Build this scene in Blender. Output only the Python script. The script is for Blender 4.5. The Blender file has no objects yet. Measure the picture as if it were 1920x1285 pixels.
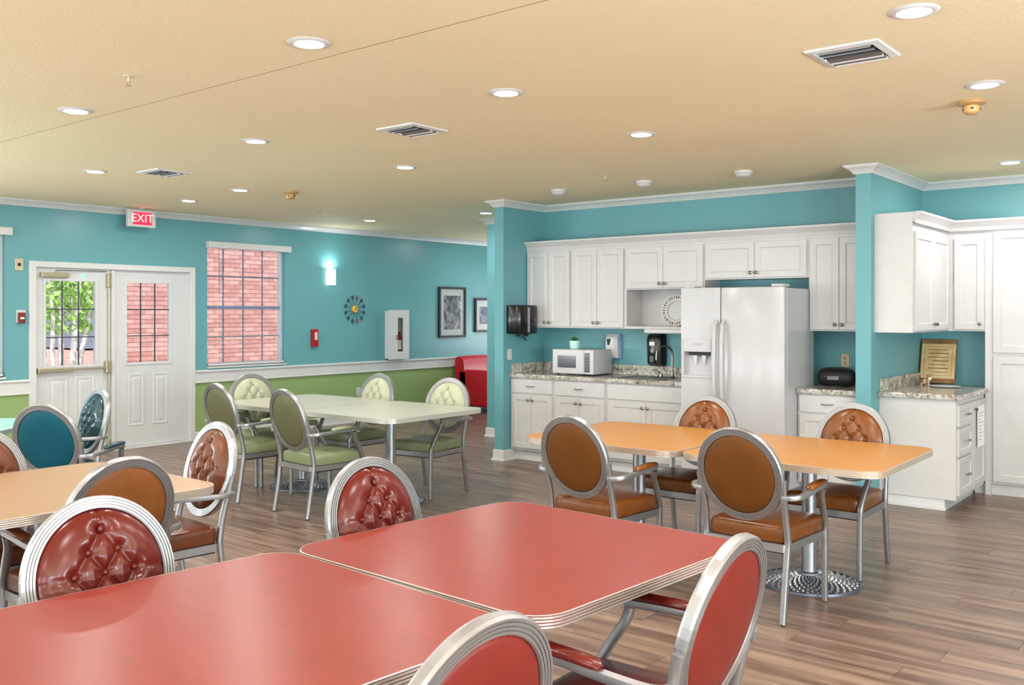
import bpy, bmesh, math, random
from mathutils import Vector, Matrix
PI = math.pi
random.seed(7)
sc = bpy.context.scene
COL = sc.collection

# ------------------------------------------------------------------ camera
FPX, HOR, YAW, EYE = 1761.6, 54.6, math.radians(38.77), 1.55
cd = bpy.data.cameras.new('camera')
cam = bpy.data.objects.new('camera', cd)
COL.objects.link(cam)
cam.location = (0, 0, EYE)
cam.rotation_euler = (PI / 2, 0, YAW)
cd.sensor_width = 36.0
cd.sensor_fit = 'HORIZONTAL'
cd.lens = 36.0 * FPX / 1920.0
cd.shift_y = -HOR / 1920.0
cd.clip_start = 0.05
cd.clip_end = 200
sc.camera = cam

# ------------------------------------------------------------------ world, sun, exposure
sc.view_settings.view_transform = 'Standard'
sc.view_settings.look = 'None'
sc.view_settings.gamma = 1.0
sc.view_settings.use_curve_mapping = False
sc.view_settings.exposure = 0.06
world = bpy.data.worlds.new('world')
sc.world = world
world.use_nodes = True
wn = world.node_tree
bgn = wn.nodes['Background']
skyn = wn.nodes.new('ShaderNodeTexSky')
skyn.sky_type = 'NISHITA'
skyn.sun_elevation = math.radians(52)
skyn.sun_rotation = math.radians(150)
skyn.sun_disc = False
skyn.air_density = 1.0
skyn.dust_density = 2.0
wn.links.new(skyn.outputs[0], bgn.inputs[0])
bgn.inputs[1].default_value = 0.32
sd = bpy.data.lights.new('sun', 'SUN')
sd.energy = 4.5
sd.angle = math.radians(1.0)
sd.color = (1.0, 0.95, 0.88)
sun = bpy.data.objects.new('sun', sd)
COL.objects.link(sun)
# from the courtyard side, high: lights the brick wall across from the left wall
sun.rotation_euler = (math.radians(35), 0, math.radians(62))


def area(name, loc, rot, sx, sy, power, color=(1, 1, 1), shape='RECTANGLE', spread=PI):
    l = bpy.data.lights.new(name, 'AREA')
    l.shape = shape
    l.size = sx
    if shape in ('RECTANGLE', 'ELLIPSE'):
        l.size_y = sy
    l.energy = power
    l.color = color
    l.spread = spread
    o = bpy.data.objects.new(name, l)
    COL.objects.link(o)
    o.location = loc
    o.rotation_euler = rot
    return o


# added fill lamps by unseen, windowless walls; the upward-tilted ones brighten the ceiling
DAY = (0.86, 0.94, 1.0)
WARM = (0.97, 0.985, 1.0)
for wx in (-7.6, -4.6, -1.6, 1.4):
    area('window_daylight', (wx, -3.8, 1.55), (PI / 2, 0, 0), 1.7, 1.4, 14, DAY)
    area('window_ground_bounce', (wx, -3.6, 1.2), (math.radians(132), 0, 0), 1.7, 1.0, 78, WARM)
for wy in (-2.0, 0.8, 3.6):
    area('window_daylight', (3.8, wy, 1.55), (0, PI / 2, 0), 1.4, 1.7, 48, DAY)
    area('window_ground_bounce', (3.6, wy, 1.2), (0, math.radians(132), 0), 1.0, 1.7, 165, WARM)
for wy in (-2.3, 0.9):  # added fill for the left ceiling and tables, no window modelled here
    area('window_daylight', (-10.05, wy, 1.6), (0, -PI / 2, 0), 1.4, 1.2, 14, DAY)
    area('window_ground_bounce', (-9.9, wy, 1.2), (0, -math.radians(132), 0), 1.0, 1.2, 125, WARM)
area('window_daylight', (-9.2, 13.3, 1.6), (-PI / 2, 0, 0), 1.6, 1.5, 14, DAY)  # added fill pair that brightens the far hall, no window there
area('window_ground_bounce', (-9.0, 13.0, 1.2), (math.radians(-132), 0, 0), 1.6, 1.0, 26, WARM)
DOWNLIGHT_POWER = 16.0

# ------------------------------------------------------------------ materials


def rgb(r, g, b):
    def f(c):
        c /= 255.0
        return c / 12.92 if c <= 0.04045 else ((c + 0.055) / 1.055) ** 2.4
    return (f(r), f(g), f(b), 1.0)


class NT:
    def __init__(s, name):
        s.m = bpy.data.materials.new(name)
        s.m.use_nodes = True
        s.t = s.m.node_tree
        s.b = s.t.nodes['Principled BSDF']

    def n(s, typ, **kw):
        nd = s.t.nodes.new(typ)
        for k, v in kw.items():
            if k.startswith('i_'):
                nd.inputs[k[2:].replace('_', ' ')].default_value = v
            else:
                setattr(nd, k, v)
        return nd

    def l(s, a, b):
        s.t.links.new(a, b)

    def coord(s, kind='Object', scale=(1, 1, 1)):
        tc = s.n('ShaderNodeTexCoord')
        mp = s.n('ShaderNodeMapping')
        mp.inputs['Scale'].default_value = scale
        s.l(tc.outputs[kind], mp.inputs[0])
        return mp.outputs[0]

    def wcoord(s, scale=(1, 1, 1)):
        g = s.n('ShaderNodeNewGeometry')
        mp = s.n('ShaderNodeMapping')
        mp.inputs['Scale'].default_value = scale
        s.l(g.outputs['Position'], mp.inputs[0])
        return mp.outputs[0]

    def ramp(s, fac, stops):
        r = s.n('ShaderNodeValToRGB')
        e = r.color_ramp.elements
        while len(e) < len(stops):
            e.new(0.5)
        for i, (p, c) in enumerate(stops):
            e[i].position = p
            e[i].color = c
        s.l(fac, r.inputs[0])
        return r.outputs[0]

    def noise(s, vec, scale, detail=3, rough=0.5):
        nz = s.n('ShaderNodeTexNoise')
        nz.inputs['Scale'].default_value = scale
        nz.inputs['Detail'].default_value = detail
        nz.inputs['Roughness'].default_value = rough
        if vec is not None:
            s.l(vec, nz.inputs['Vector'])
        return nz.outputs['Fac']

    def bump(s, h, strength=0.2, dist=0.002):
        b = s.n('ShaderNodeBump')
        b.inputs['Strength'].default_value = strength
        b.inputs['Distance'].default_value = dist
        s.l(h, b.inputs['Height'])
        s.l(b.outputs[0], s.b.inputs['Normal'])


def plain(name, col, rough=0.5, metal=0.0, spec=0.5, vary=0.0, vscale=6.0, bump=0.0, bscale=200.0, bdist=0.001, emit=None, estr=0.0, coat=0.0):
    t = NT(name)
    t.b.inputs['Roughness'].default_value = rough
    t.b.inputs['Metallic'].default_value = metal
    t.b.inputs['Specular IOR Level'].default_value = spec
    t.b.inputs['Coat Weight'].default_value = coat
    c = Vector(col[:3])
    v = max(vary, 0.03)
    vec = t.coord('Object')
    f = t.noise(vec, vscale, 4, 0.6)
    lo = tuple(c * (1 - v)) + (1,)
    hi = tuple(min(1, x) for x in (c * (1 + v))) + (1,)
    t.l(t.ramp(f, [(0.3, lo), (0.7, hi)]), t.b.inputs['Base Color'])
    if bump:
        t.bump(t.noise(vec, bscale, 3, 0.6), bump, bdist)
    if emit:
        t.b.inputs['Emission Color'].default_value = emit
        t.b.inputs['Emission Strength'].default_value = estr
    return t.m


M = {}
TEAL = rgb(102, 161, 168)
M['teal'] = plain('teal_paint', TEAL, 0.42, vary=0.03, vscale=1.5, bump=0.12, bscale=160)
t = NT('two_tone_wall_paint')
g = t.n('ShaderNodeNewGeometry')
sx = t.n('ShaderNodeSeparateXYZ')
t.l(g.outputs['Position'], sx.inputs[0])
mt = t.n('ShaderNodeMath', operation='GREATER_THAN')
mt.inputs[1].default_value = 0.78
t.l(sx.outputs['Z'], mt.inputs[0])
mx = t.n('ShaderNodeMix', data_type='RGBA')
mx.inputs['A'].default_value = rgb(146, 172, 112)
mx.inputs['B'].default_value = TEAL
t.l(mt.outputs[0], mx.inputs['Factor'])
t.l(mx.outputs['Result'], t.b.inputs['Base Color'])
t.b.inputs['Roughness'].default_value = 0.33
t.bump(t.noise(t.wcoord(), 160, 3), 0.12, 0.001)
M['two_tone'] = t.m
t = NT('ceiling_texture')
vec = t.wcoord()
t.l(t.ramp(t.noise(vec, 0.8, 2), [(0.3, rgb(243, 227, 188)), (0.7, rgb(246, 231, 194))]), t.b.inputs['Base Color'])
t.b.inputs['Roughness'].default_value = 0.62
t.bump(t.noise(vec, 75, 4, 0.62), 0.55, 0.006)
M['ceiling'] = t.m
M['trim'] = plain('white_trim_paint', rgb(212, 212, 212), 0.35, bump=0.05, bscale=60)
M['cab'] = plain('white_cabinet_paint', rgb(204, 201, 201), 0.38, bump=0.05, bscale=50)
M['door'] = plain('white_door_paint', rgb(208, 209, 210), 0.33, bump=0.04, bscale=50)
M['appliance'] = plain('white_appliance_enamel', rgb(188, 186, 188), 0.22, bump=0.08, bscale=260)
M['plastic'] = plain('white_plastic', rgb(208, 208, 208), 0.3)
M['beige'] = plain('beige_plastic', rgb(200, 188, 158), 0.4)
M['tan'] = plain('tan_painted_plastic', rgb(184, 146, 92), 0.45)
M['black'] = plain('black_plastic', rgb(22, 22, 24), 0.22)
M['blackm'] = plain('matte_black', rgb(20, 22, 26), 0.55)
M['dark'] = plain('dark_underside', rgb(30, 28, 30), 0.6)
M['grey'] = plain('grey_metal', rgb(120, 120, 124), 0.4, metal=0.6)
M['silver'] = plain('brushed_aluminium_frame', rgb(166, 165, 168), 0.38, metal=0.85, vary=0.04, vscale=9, bump=0.06, bscale=300)
M['edge'] = plain('fluted_aluminium_edge', rgb(214, 212, 208), 0.28, metal=0.6)
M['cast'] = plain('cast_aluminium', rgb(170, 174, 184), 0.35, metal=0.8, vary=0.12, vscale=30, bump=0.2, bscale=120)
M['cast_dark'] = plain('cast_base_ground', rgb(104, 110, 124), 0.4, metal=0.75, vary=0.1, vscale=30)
M['pole'] = plain('silver_pedestal', rgb(170, 172, 178), 0.28, metal=0.85, vary=0.04)
M['chrome'] = plain('satin_nickel', rgb(150, 146, 140), 0.22, metal=1.0)
M['brass'] = plain('aged_gold_metal', rgb(176, 168, 140), 0.35, metal=0.5)
M['red_gloss'] = plain('red_enamel', rgb(165, 24, 28), 0.3)
M['led'] = plain('downlight_lens', (1, 1, 1, 1), 0.4, emit=(1, 0.97, 0.92, 1), estr=9.0)
M['glow_glass'] = plain('frosted_sconce_glass', rgb(235, 245, 240), 0.4, emit=(0.93, 1.0, 0.97, 1), estr=2.6)
M['exit_face'] = plain('exit_sign_face', rgb(250, 230, 230), 0.4, emit=(1, 0.75, 0.75, 1), estr=0.5)
M['exit_red'] = plain('exit_sign_red', rgb(240, 30, 50), 0.4, emit=(1, 0.02, 0.06, 1), estr=1.2)
M['green_led'] = plain('green_indicator', rgb(60, 240, 160), 0.4, emit=(0.2, 1, 0.6, 1), estr=1.5)
M['leaf'] = plain('small_plant_green', rgb(30, 110, 45), 0.5, vary=0.3, vscale=40)
M['mint'] = plain('mint_ceramic', rgb(190, 226, 222), 0.25)
M['paper'] = plain('white_paper', rgb(246, 245, 240), 0.7)
M['ink'] = plain('faded_ink', rgb(120, 112, 105), 0.8)
M['wood_dark'] = plain('dark_wood', rgb(112, 72, 44), 0.5, vary=0.25, vscale=14)
M['red_leather'] = plain('scarlet_vinyl', rgb(190, 14, 38), 0.3, vary=0.06, bump=0.1, bscale=150)
M['shade'] = plain('pale_blue_slat', rgb(222, 228, 238), 0.5)
M['muntin'] = plain('dark_muntin', rgb(128, 144, 170), 0.5)
M['muntin_dark'] = plain('grey_leaded_bar', rgb(58, 66, 78), 0.4)


def leather(name, c, rough=0.3, vary=0.2, crease=0.25):
    t = NT(name)
    c = Vector(c[:3])
    vec = t.coord('Object')
    f = t.noise(vec, 7, 5, 0.65)
    t.l(t.ramp(f, [(0.3, tuple(c * (1 - vary)) + (1,)), (0.72, tuple(c * (1 + vary)) + (1,))]), t.b.inputs['Base Color'])
    r = t.n('ShaderNodeMapRange')
    r.inputs['To Min'].default_value = rough - 0.06
    r.inputs['To Max'].default_value = rough + 0.12
    t.l(f, r.inputs['Value'])
    t.l(r.outputs[0], t.b.inputs['Roughness'])
    t.b.inputs['Specular IOR Level'].default_value = 0.45 if rough < 0.4 else 0.25
    t.bump(t.noise(vec, 34, 4, 0.55), crease * .3, 0.002)
    return t.m


L = {
    'red': (leather('red_leather', rgb(94, 24, 17), 0.2, 0.2), leather('red_vinyl_back', rgb(110, 34, 26), 0.42, 0.12, 0.1)),
    'orange': (leather('caramel_leather', rgb(112, 62, 20), 0.26, 0.2), leather('caramel_vinyl_back', rgb(98, 56, 16), 0.45, 0.14, 0.1)),
    'brown': (leather('chestnut_leather', rgb(106, 56, 32), 0.28, 0.22), leather('tan_vinyl_back', rgb(122, 72, 32), 0.45, 0.14, 0.1)),
    'green': (leather('pale_green_leather', rgb(170, 174, 148), 0.34, 0.1), leather('olive_vinyl_back', rgb(100, 100, 72), 0.5, 0.08, 0.1)),
    'teal': (leather('dark_teal_leather', rgb(8, 52, 62), 0.2, 0.25), leather('teal_vinyl_back', rgb(0, 76, 94), 0.45, 0.1, 0.1)),
}
L_SEAT = {'green': leather('green_seat_vinyl', rgb(134, 144, 108), 0.34, 0.1)}


def laminate(name, c, vary=0.05, rough=0.24):
    t = NT(name)
    c = Vector(c[:3])
    vec = t.coord('Object', (3, 16, 1))
    f = t.noise(vec, 1.3, 6, 0.65)
    t.l(t.ramp(f, [(0.3, tuple(c * (1 - vary)) + (1,)), (0.7, tuple(c * (1 + vary)) + (1,))]), t.b.inputs['Base Color'])
    t.b.inputs['Roughness'].default_value = rough
    t.b.inputs['Specular IOR Level'].default_value = 0.13
    t.bump(t.noise(t.coord('Object'), 420, 2), 0.04, 0.0005)
    return t.m


T = {'red': laminate('red_laminate', rgb(136, 57, 48), 0.08, 0.3), 'orange': laminate('orange_laminate', rgb(186, 130, 68), 0.04, 0.32),
     'peach': laminate('peach_laminate', rgb(170, 136, 104), 0.04, 0.28), 'green': laminate('pale_sage_laminate', rgb(176, 177, 162), 0.03, 0.3),
     'teal': laminate('aqua_laminate', rgb(150, 200, 192), 0.03, 0.28)}

t = NT('granite')
vec = t.coord('Object')
n1 = t.noise(vec, 9, 6, 0.7)
w = t.n('ShaderNodeTexNoise')
w.inputs['Scale'].default_value = 26
w.inputs['Detail'].default_value = 6
w.inputs['Roughness'].default_value = 0.75
w.inputs['Distortion'].default_value = 1.6
t.l(vec, w.inputs['Vector'])
a = t.ramp(w.outputs['Fac'], [(0.38, rgb(70, 62, 54)), (0.44, rgb(150, 142, 130)), (0.50, rgb(204, 199, 192)), (0.75, rgb(216, 214, 211))])
bcol = t.ramp(n1, [(0.35, rgb(186, 178, 164)), (0.55, rgb(255, 255, 255))])
mx = t.n('ShaderNodeMix', data_type='RGBA', blend_type='MULTIPLY')
mx.inputs['Factor'].default_value = 1.0
t.l(a, mx.inputs['A'])
t.l(bcol, mx.inputs['B'])
t.l(mx.outputs['Result'], t.b.inputs['Base Color'])
t.b.inputs['Roughness'].default_value = 0.14
M['granite'] = t.m

t = NT('wood_plank_floor')
at = t.n('ShaderNodeAttribute', attribute_name='tone')
sep = t.n('ShaderNodeSeparateColor')
t.l(at.outputs['Color'], sep.inputs[0])
mp = t.n('ShaderNodeMapping')
mp.inputs['Scale'].default_value = (0.55, 7.0, 1)
g = t.n('ShaderNodeNewGeometry')
ofs = t.n('ShaderNodeVectorMath', operation='SCALE')
ofs.inputs['Scale'].default_value = 37.0
t.l(at.outputs['Color'], ofs.inputs[0])
adv = t.n('ShaderNodeVectorMath', operation='ADD')
t.l(g.outputs['Position'], adv.inputs[0])
t.l(ofs.outputs[0], adv.inputs[1])
t.l(adv.outputs[0], mp.inputs[0])
grain = t.n('ShaderNodeTexNoise')
grain.inputs['Scale'].default_value = 2.2
grain.inputs['Detail'].default_value = 7
grain.inputs['Roughness'].default_value = 0.6
grain.inputs['Distortion'].default_value = 0.5
t.l(mp.outputs[0], grain.inputs['Vector'])
c1 = t.ramp(grain.outputs['Fac'], [(0.28, rgb(78, 58, 48)), (0.45, rgb(112, 90, 79)), (0.58, rgb(138, 115, 101)), (0.75, rgb(158, 134, 118))])
c2 = t.ramp(sep.outputs[0], [(0.0, (0.87, 0.86, 0.86, 1)), (1.0, (1.06, 1.03, 1.0, 1))])
mx = t.n('ShaderNodeMix', data_type='RGBA', blend_type='MULTIPLY')
mx.inputs['Factor'].default_value = 1.0
t.l(c1, mx.inputs['A'])
t.l(c2, mx.inputs['B'])
t.l(mx.outputs['Result'], t.b.inputs['Base Color'])
t.b.inputs['Roughness'].default_value = 0.3
t.b.inputs['Specular IOR Level'].default_value = 0.45
t.bump(grain.outputs['Fac'], 0.12, 0.002)
M['plank'] = t.m
M['subfloor'] = plain('dark_subfloor', rgb(60, 48, 42), 0.7)

t = NT('brick')
br = t.n('ShaderNodeTexBrick')
br.inputs['Scale'].default_value = 1.0
br.inputs['Brick Width'].default_value = 0.21
br.inputs['Row Height'].default_value = 0.075
br.inputs['Mortar Size'].default_value = 0.006
br.inputs['Color1'].default_value = rgb(200, 146, 134)
br.inputs['Color2'].default_value = rgb(210, 162, 150)
br.inputs['Mortar'].default_value = rgb(220, 190, 178)
g = t.n('ShaderNodeNewGeometry')
sx = t.n('ShaderNodeSeparateXYZ')
cx = t.n('ShaderNodeCombineXYZ')
t.l(g.outputs['Position'], sx.inputs[0])
ad = t.n('ShaderNodeMath', operation='ADD')
t.l(sx.outputs['X'], ad.inputs[0])
t.l(sx.outputs['Y'], ad.inputs[1])
t.l(ad.outputs[0], cx.inputs['X'])
t.l(sx.outputs['Z'], cx.inputs['Y'])
t.l(cx.outputs[0], br.inputs['Vector'])
t.l(br.outputs['Color'], t.b.inputs['Base Color'])
t.b.inputs['Roughness'].default_value = 0.85
M['brick'] = t.m
M['bark'] = plain('pale_bark', rgb(236, 226, 222), 0.8, vary=0.15, vscale=12)
M['foliage'] = plain('tree_leaves', rgb(150, 190, 90), 0.6, vary=0.4, vscale=3)
M['concrete'] = plain('courtyard_concrete', rgb(190, 184, 176), 0.9, vary=0.1)
M['slate'] = plain('blue_grey_siding', rgb(120, 128, 142), 0.8, vary=0.1)

t = NT('clear_glass')
t.b.inputs['Base Color'].default_value = (0.97, 0.98, 1, 1)
t.b.inputs['Roughness'].default_value = 0.0
t.b.inputs['Transmission Weight'].default_value = 1.0
t.b.inputs['IOR'].default_value = 1.02
M['glass'] = t.m


def print_mat(name, stops, scale):
    t = NT(name)
    vec = t.coord('Object')
    nz = t.n('ShaderNodeTexNoise')
    nz.inputs['Scale'].default_value = scale
    nz.inputs['Detail'].default_value = 5
    nz.inputs['Distortion'].default_value = 1.2
    t.l(vec, nz.inputs['Vector'])
    t.l(t.ramp(nz.outputs['Fac'], stops), t.b.inputs['Base Color'])
    t.b.inputs['Roughness'].default_value = 0.35
    return t.m


M['print_a'] = print_mat('monochrome_print', [(0.34, rgb(36, 34, 38)), (0.48, rgb(96, 92, 96)), (0.56, rgb(150, 148, 150)), (0.68, rgb(214, 210, 214))], 7)
M['print_b'] = print_mat('blue_black_print', [(0.38, rgb(28, 28, 46)), (0.52, rgb(86, 86, 112)), (0.68, rgb(170, 168, 190))], 8)
M['parchment'] = print_mat('parchment', [(0.3, rgb(196, 158, 100)), (0.7, rgb(214, 196, 160))], 5)
M['cow'] = print_mat('figurine_glaze', [(0.45, rgb(240, 226, 204)), (0.55, rgb(160, 92, 60))], 28)

# ------------------------------------------------------------------ mesh helpers


class MB:
    def __init__(s):
        s.v = []
        s.f = []
        s.mi = []
        s.cur = 0

    def _add(s, vs, fs):
        o = len(s.v)
        s.v += [tuple(x) for x in vs]
        for f in fs:
            s.f.append(tuple(i + o for i in f))
            s.mi.append(s.cur)

    def box(s, x0, x1, y0, y1, z0, z1, b=0.0):
        if b <= 0:
            vs = [(x, y, z) for z in (z0, z1) for y in (y0, y1) for x in (x0, x1)]
            s._add(vs, [(0, 2, 3, 1), (4, 5, 7, 6), (0, 1, 5, 4), (2, 6, 7, 3), (0, 4, 6, 2), (1, 3, 7, 5)])
        else:
            bm = bmesh.new()
            bmesh.ops.create_cube(bm, size=1)
            for v in bm.verts:
                v.co = Vector(((x0 + x1) / 2 + v.co.x * (x1 - x0), (y0 + y1) / 2 + v.co.y * (y1 - y0), (z0 + z1) / 2 + v.co.z * (z1 - z0)))
            bmesh.ops.bevel(bm, geom=list(bm.edges), offset=min(b, 0.49 * min(x1 - x0, y1 - y0, z1 - z0)), segments=2, affect='EDGES', profile=0.5)
            s.bm(bm)
        return s

    def bm(s, bm):
        bm.verts.ensure_lookup_table()
        s._add([v.co.copy() for v in bm.verts], [tuple(v.index for v in f.verts) for f in bm.faces])
        bm.free()

    def loft(s, rings, closed=True, cap=True, loop=False):
        n = len(rings[0])
        o = [p for r in rings for p in r]
        fs = []
        R = len(rings)
        for i in range(R if loop else R - 1):
            a, b = i * n, ((i + 1) % R) * n
            for j in range(n if closed else n - 1):
                k = (j + 1) % n
                fs.append((a + j, a + k, b + k, b + j))
        if cap and not loop:
            fs.append(tuple(range(n))[::-1])
            fs.append(tuple((R - 1) * n + j for j in range(n)))
        s._add(o, fs)
        return s

    def sweep(s, path, sec, up=(0, 0, 1), loop=False, scales=None, cap=True):
        P = [Vector(p) for p in path]
        n = len(P)
        up = Vector(up)
        rings = []
        for i in range(n):
            a = P[(i - 1) % n] if (loop or i > 0) else P[i]
            b = P[(i + 1) % n] if (loop or i < n - 1) else P[i]
            tg = (b - a).normalized()
            side = tg.cross(up)
            if side.length < 1e-5:
                side = tg.cross(Vector((0, 1, 0)))
            side.normalize()
            u2 = side.cross(tg)
            k = scales[i] if scales else 1.0
            rings.append([P[i] + side * (q[0] * k) + u2 * (q[1] * k) for q in sec])
        return s.loft(rings, True, cap, loop)

    def tube(s, path, r, seg=10, **kw):
        return s.sweep(path, [(r * math.cos(2 * PI * i / seg), r * math.sin(2 * PI * i / seg)) for i in range(seg)], **kw)

    def lathe(s, prof, c=(0, 0, 0), axis='z', seg=24, cap=True):
        rings = []
        for (r, h) in prof:
            ring = []
            for i in range(seg):
                a = 2 * PI * i / seg
                x, y = r * math.cos(a), r * math.sin(a)
                if axis == 'z':
                    p = (x, y, h)
                elif axis == 'x':
                    p = (h, x, y)
                else:
                    p = (y, h, x)
                ring.append((c[0] + p[0], c[1] + p[1], c[2] + p[2]))
            rings.append(ring)
        return s.loft(rings, True, cap)

    def prism(s, pts, z0, z1):
        n = len(pts)
        s._add([(x, y, z0) for x, y in pts] + [(x, y, z1) for x, y in pts],
               [tuple(range(n))[::-1], tuple(range(n, 2 * n))] + [(i, (i + 1) % n, n + (i + 1) % n, n + i) for i in range(n)])
        return s

    def sphere(s, c, r, seg=12, rings=8, sc_=(1, 1, 1)):
        vs = [(c[0], c[1], c[2] - r * sc_[2])]
        for i in range(1, rings):
            t_ = PI * i / rings - PI / 2
            for j in range(seg):
                a = 2 * PI * j / seg
                vs.append((c[0] + r * sc_[0] * math.cos(t_) * math.cos(a), c[1] + r * sc_[1] * math.cos(t_) * math.sin(a), c[2] + r * sc_[2] * math.sin(t_)))
        vs.append((c[0], c[1], c[2] + r * sc_[2]))
        fs = [(0, 1 + (j + 1) % seg, 1 + j) for j in range(seg)]
        for i in range(rings - 2):
            for j in range(seg):
                a = 1 + i * seg
                fs.append((a + j, a + (j + 1) % seg, a + seg + (j + 1) % seg, a + seg + j))
        top = len(vs) - 1
        a = 1 + (rings - 2) * seg
        fs += [(a + j, a + (j + 1) % seg, top) for j in range(seg)]
        s._add(vs, fs)
        return s

    def mesh(s, name, mat, smooth=None):
        me = bpy.data.meshes.new(name)
        me.from_pydata(s.v, [], s.f)
        mats = mat if isinstance(mat, (list, tuple)) else [mat]
        for m in mats:
            me.materials.append(m)
        if len(mats) > 1:
            me.polygons.foreach_set('material_index', s.mi)
        bm = bmesh.new()
        bm.from_mesh(me)
        bmesh.ops.recalc_face_normals(bm, faces=bm.faces)
        bm.to_mesh(me)
        bm.free()
        if smooth:
            me.polygons.foreach_set('use_smooth', [True] * len(me.polygons))
            try:
                me.set_sharp_from_angle(angle=math.radians(smooth))
            except Exception:
                pass
        me.update()
        return me

    def build(s, name, mat, parent=None, smooth=None, loc=None, rotz=0.0):
        me = s.mesh(name, mat, smooth)
        o = bpy.data.objects.new(name, me)
        COL.objects.link(o)
        if parent is not None:
            o.parent = parent
        if loc is not None:
            o.location = loc
        if rotz:
            o.rotation_euler = (0, 0, rotz)
        return o


def tag(o, label, cat, group=None):
    o['label'] = label
    o['category'] = cat
    if group:
        o['group'] = group
    return o


def thing(name, label, cat, loc=(0, 0, 0), rotz=0.0, group=None):
    o = bpy.data.objects.new(name, None)
    o.empty_display_size = 0.1
    COL.objects.link(o)
    o.location = loc
    o.rotation_euler = (0, 0, rotz)
    return tag(o, label, cat, group)


def struct(o):
    o['kind'] = 'structure'
    return o


def sroot(name, loc=(0, 0, 0)):
    o = bpy.data.objects.new(name, None)
    COL.objects.link(o)
    o.location = loc
    return struct(o)


KIDS = {}


def copy_tree(o, parent=None):
    c = o.copy()
    COL.objects.link(c)
    c.parent = parent
    for ch in KIDS_OF(o):
        copy_tree(ch, c)
    return c


def KIDS_OF(o):
    return [k for k in ALLK.get(o.name, [])]


ALLK = {}


def index_children():
    ALLK.clear()
    for o in bpy.data.objects:
        if o.parent:
            ALLK.setdefault(o.parent.name, []).append(o)


# ------------------------------------------------------------------ structure
XL, ZC = -10.14, 2.74
X1, Y0, Y1 = 4.0, -4.0, 13.5

fl = struct(MB().box(XL - 0.15, X1 + 0.15, Y0 - 0.15, Y1 + 0.15, -0.16, -0.006).build('floor', M['subfloor']))


def proj(x, y, z):
    w = -x * math.sin(YAW) + y * math.cos(YAW)
    u = x * math.cos(YAW) + y * math.sin(YAW)
    if w < 0.2:
        return None
    return 960 + FPX * u / w, 642.5 - HOR - FPX * (z - EYE) / w, w


PW, PL = 0.18, 1.22
planks = []
row = 0
yy = Y0
while yy < Y1:
    off = (row * 0.4377) % 1.0 * PL + random.uniform(-.08, .08)
    xx = XL - off
    while xx < X1:
        a, b = max(xx, XL), min(xx + PL, X1)
        if b - a > 0.05:
            planks.append((a, b, yy, min(yy + PW, Y1)))
        xx += PL
    yy += PW
    row += 1


def vis(p):
    best = None
    for fx in (0.0, 0.5, 1.0):
        q = proj(p[0] + (p[1] - p[0]) * fx, (p[2] + p[3]) / 2, 0)
        if q and 0 < q[0] < 1920 and 0 < q[1] < 1285:
            if best is None or q[2] < best:
                best = q[2]
    return best


scored = []
for p in planks:
    d = vis(p)
    if d is not None and not (p[0] < -6.4 and p[2] > 7.7 and p[1] > -7.6) and p[2] < 9:
        scored.append((d, p))
scored.sort()
single = [p for d, p in scored[:290]]
sset = set(single)
rest = [p for p in planks if p not in sset]


def plank_mesh(lst, name):
    mb = MB()
    tones = []
    for (a, b, c, d) in lst:
        g_ = 0.0009
        r1, r2, r3 = random.random(), random.random(), random.random()
        mb.box(a + g_, b - g_, c + g_, d - g_, -0.006, 0.0)
        tones += [(r1, r2, r3, 1.0)] * 8
    me = mb.mesh(name, M['plank'])
    ca = me.color_attributes.new('tone', 'FLOAT_COLOR', 'POINT')
    ca.data.foreach_set('color', [c for t_ in tones for c in t_])
    return me


for p in single:
    o = bpy.data.objects.new('plank', plank_mesh([p], 'plank'))
    COL.objects.link(o)
    o.parent = fl
o = bpy.data.objects.new('plank_field', plank_mesh(rest, 'plank_field'))
COL.objects.link(o)
o.parent = fl
o['kind'] = 'stuff'

# ceiling: two plastered panels with a recessed control joint between them
ce = MB()
ce.box(XL - 0.15, X1 + 0.15, Y0 - 0.15, 2.860, ZC, ZC + 0.12)
ce.box(XL - 0.15, X1 + 0.15, 2.872, Y1 + 0.15, ZC, ZC + 0.12)
ceil_o = struct(ce.build('ceiling', M['ceiling']))
MB().box(XL, X1, 2.8605, 2.8715, ZC + 0.0008, ZC + 0.1).build('joint_sealant', plain('tan_joint_sealant', rgb(176, 150, 108), 0.7), ceil_o)  # darker tan strip: shade of the joint gap put into its colour

# left wall with its openings
WY = [(3.10, 4.28, 0.89, 2.40), (4.58, 6.42, -0.01, 2.05), (6.65, 7.83, 0.89, 2.40)]
lw = MB()
ys = Y0
for (a, b, z0, z1) in WY:
    lw.box(XL - 0.16, XL, ys, a, -0.006, ZC)
    if z0 > 0:
        lw.box(XL - 0.16, XL, a, b, -0.006, z0)
    lw.box(XL - 0.16, XL, a, b, z1, ZC)
    ys = b
lw.box(XL - 0.16, XL, ys, Y1, -0.006, ZC)
struct(lw.build('wall_left', M['two_tone']))
struct(MB().box(XL, -7.68, Y1, Y1 + 0.15, -0.006, ZC).build('wall_far', M['teal']))
struct(MB().box(-7.68, -6.38, 9.06, Y1, -0.006, ZC).build('wall_hallway', M['teal']))
struct(MB().box(-6.38, -6.26, 7.65, 9.06, -0.006, ZC).build('wall_partition', M['teal']))
struct(MB().box(-6.26, -2.587, 8.37, 8.52, -0.006, ZC).build('wall_kitchen', M['teal']))
struct(MB().box(-2.587, -2.465, 7.65, 9.08, -0.006, ZC).build('wall_partition', M['teal']))
struct(MB().box(-2.587, X1, 9.08, 9.23, -0.006, ZC).build('wall_alcove', M['teal']))
struct(MB().box(X1, X1 + 0.15, Y0, 9.23, -0.006, ZC).build('wall_right', M['teal']))
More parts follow.
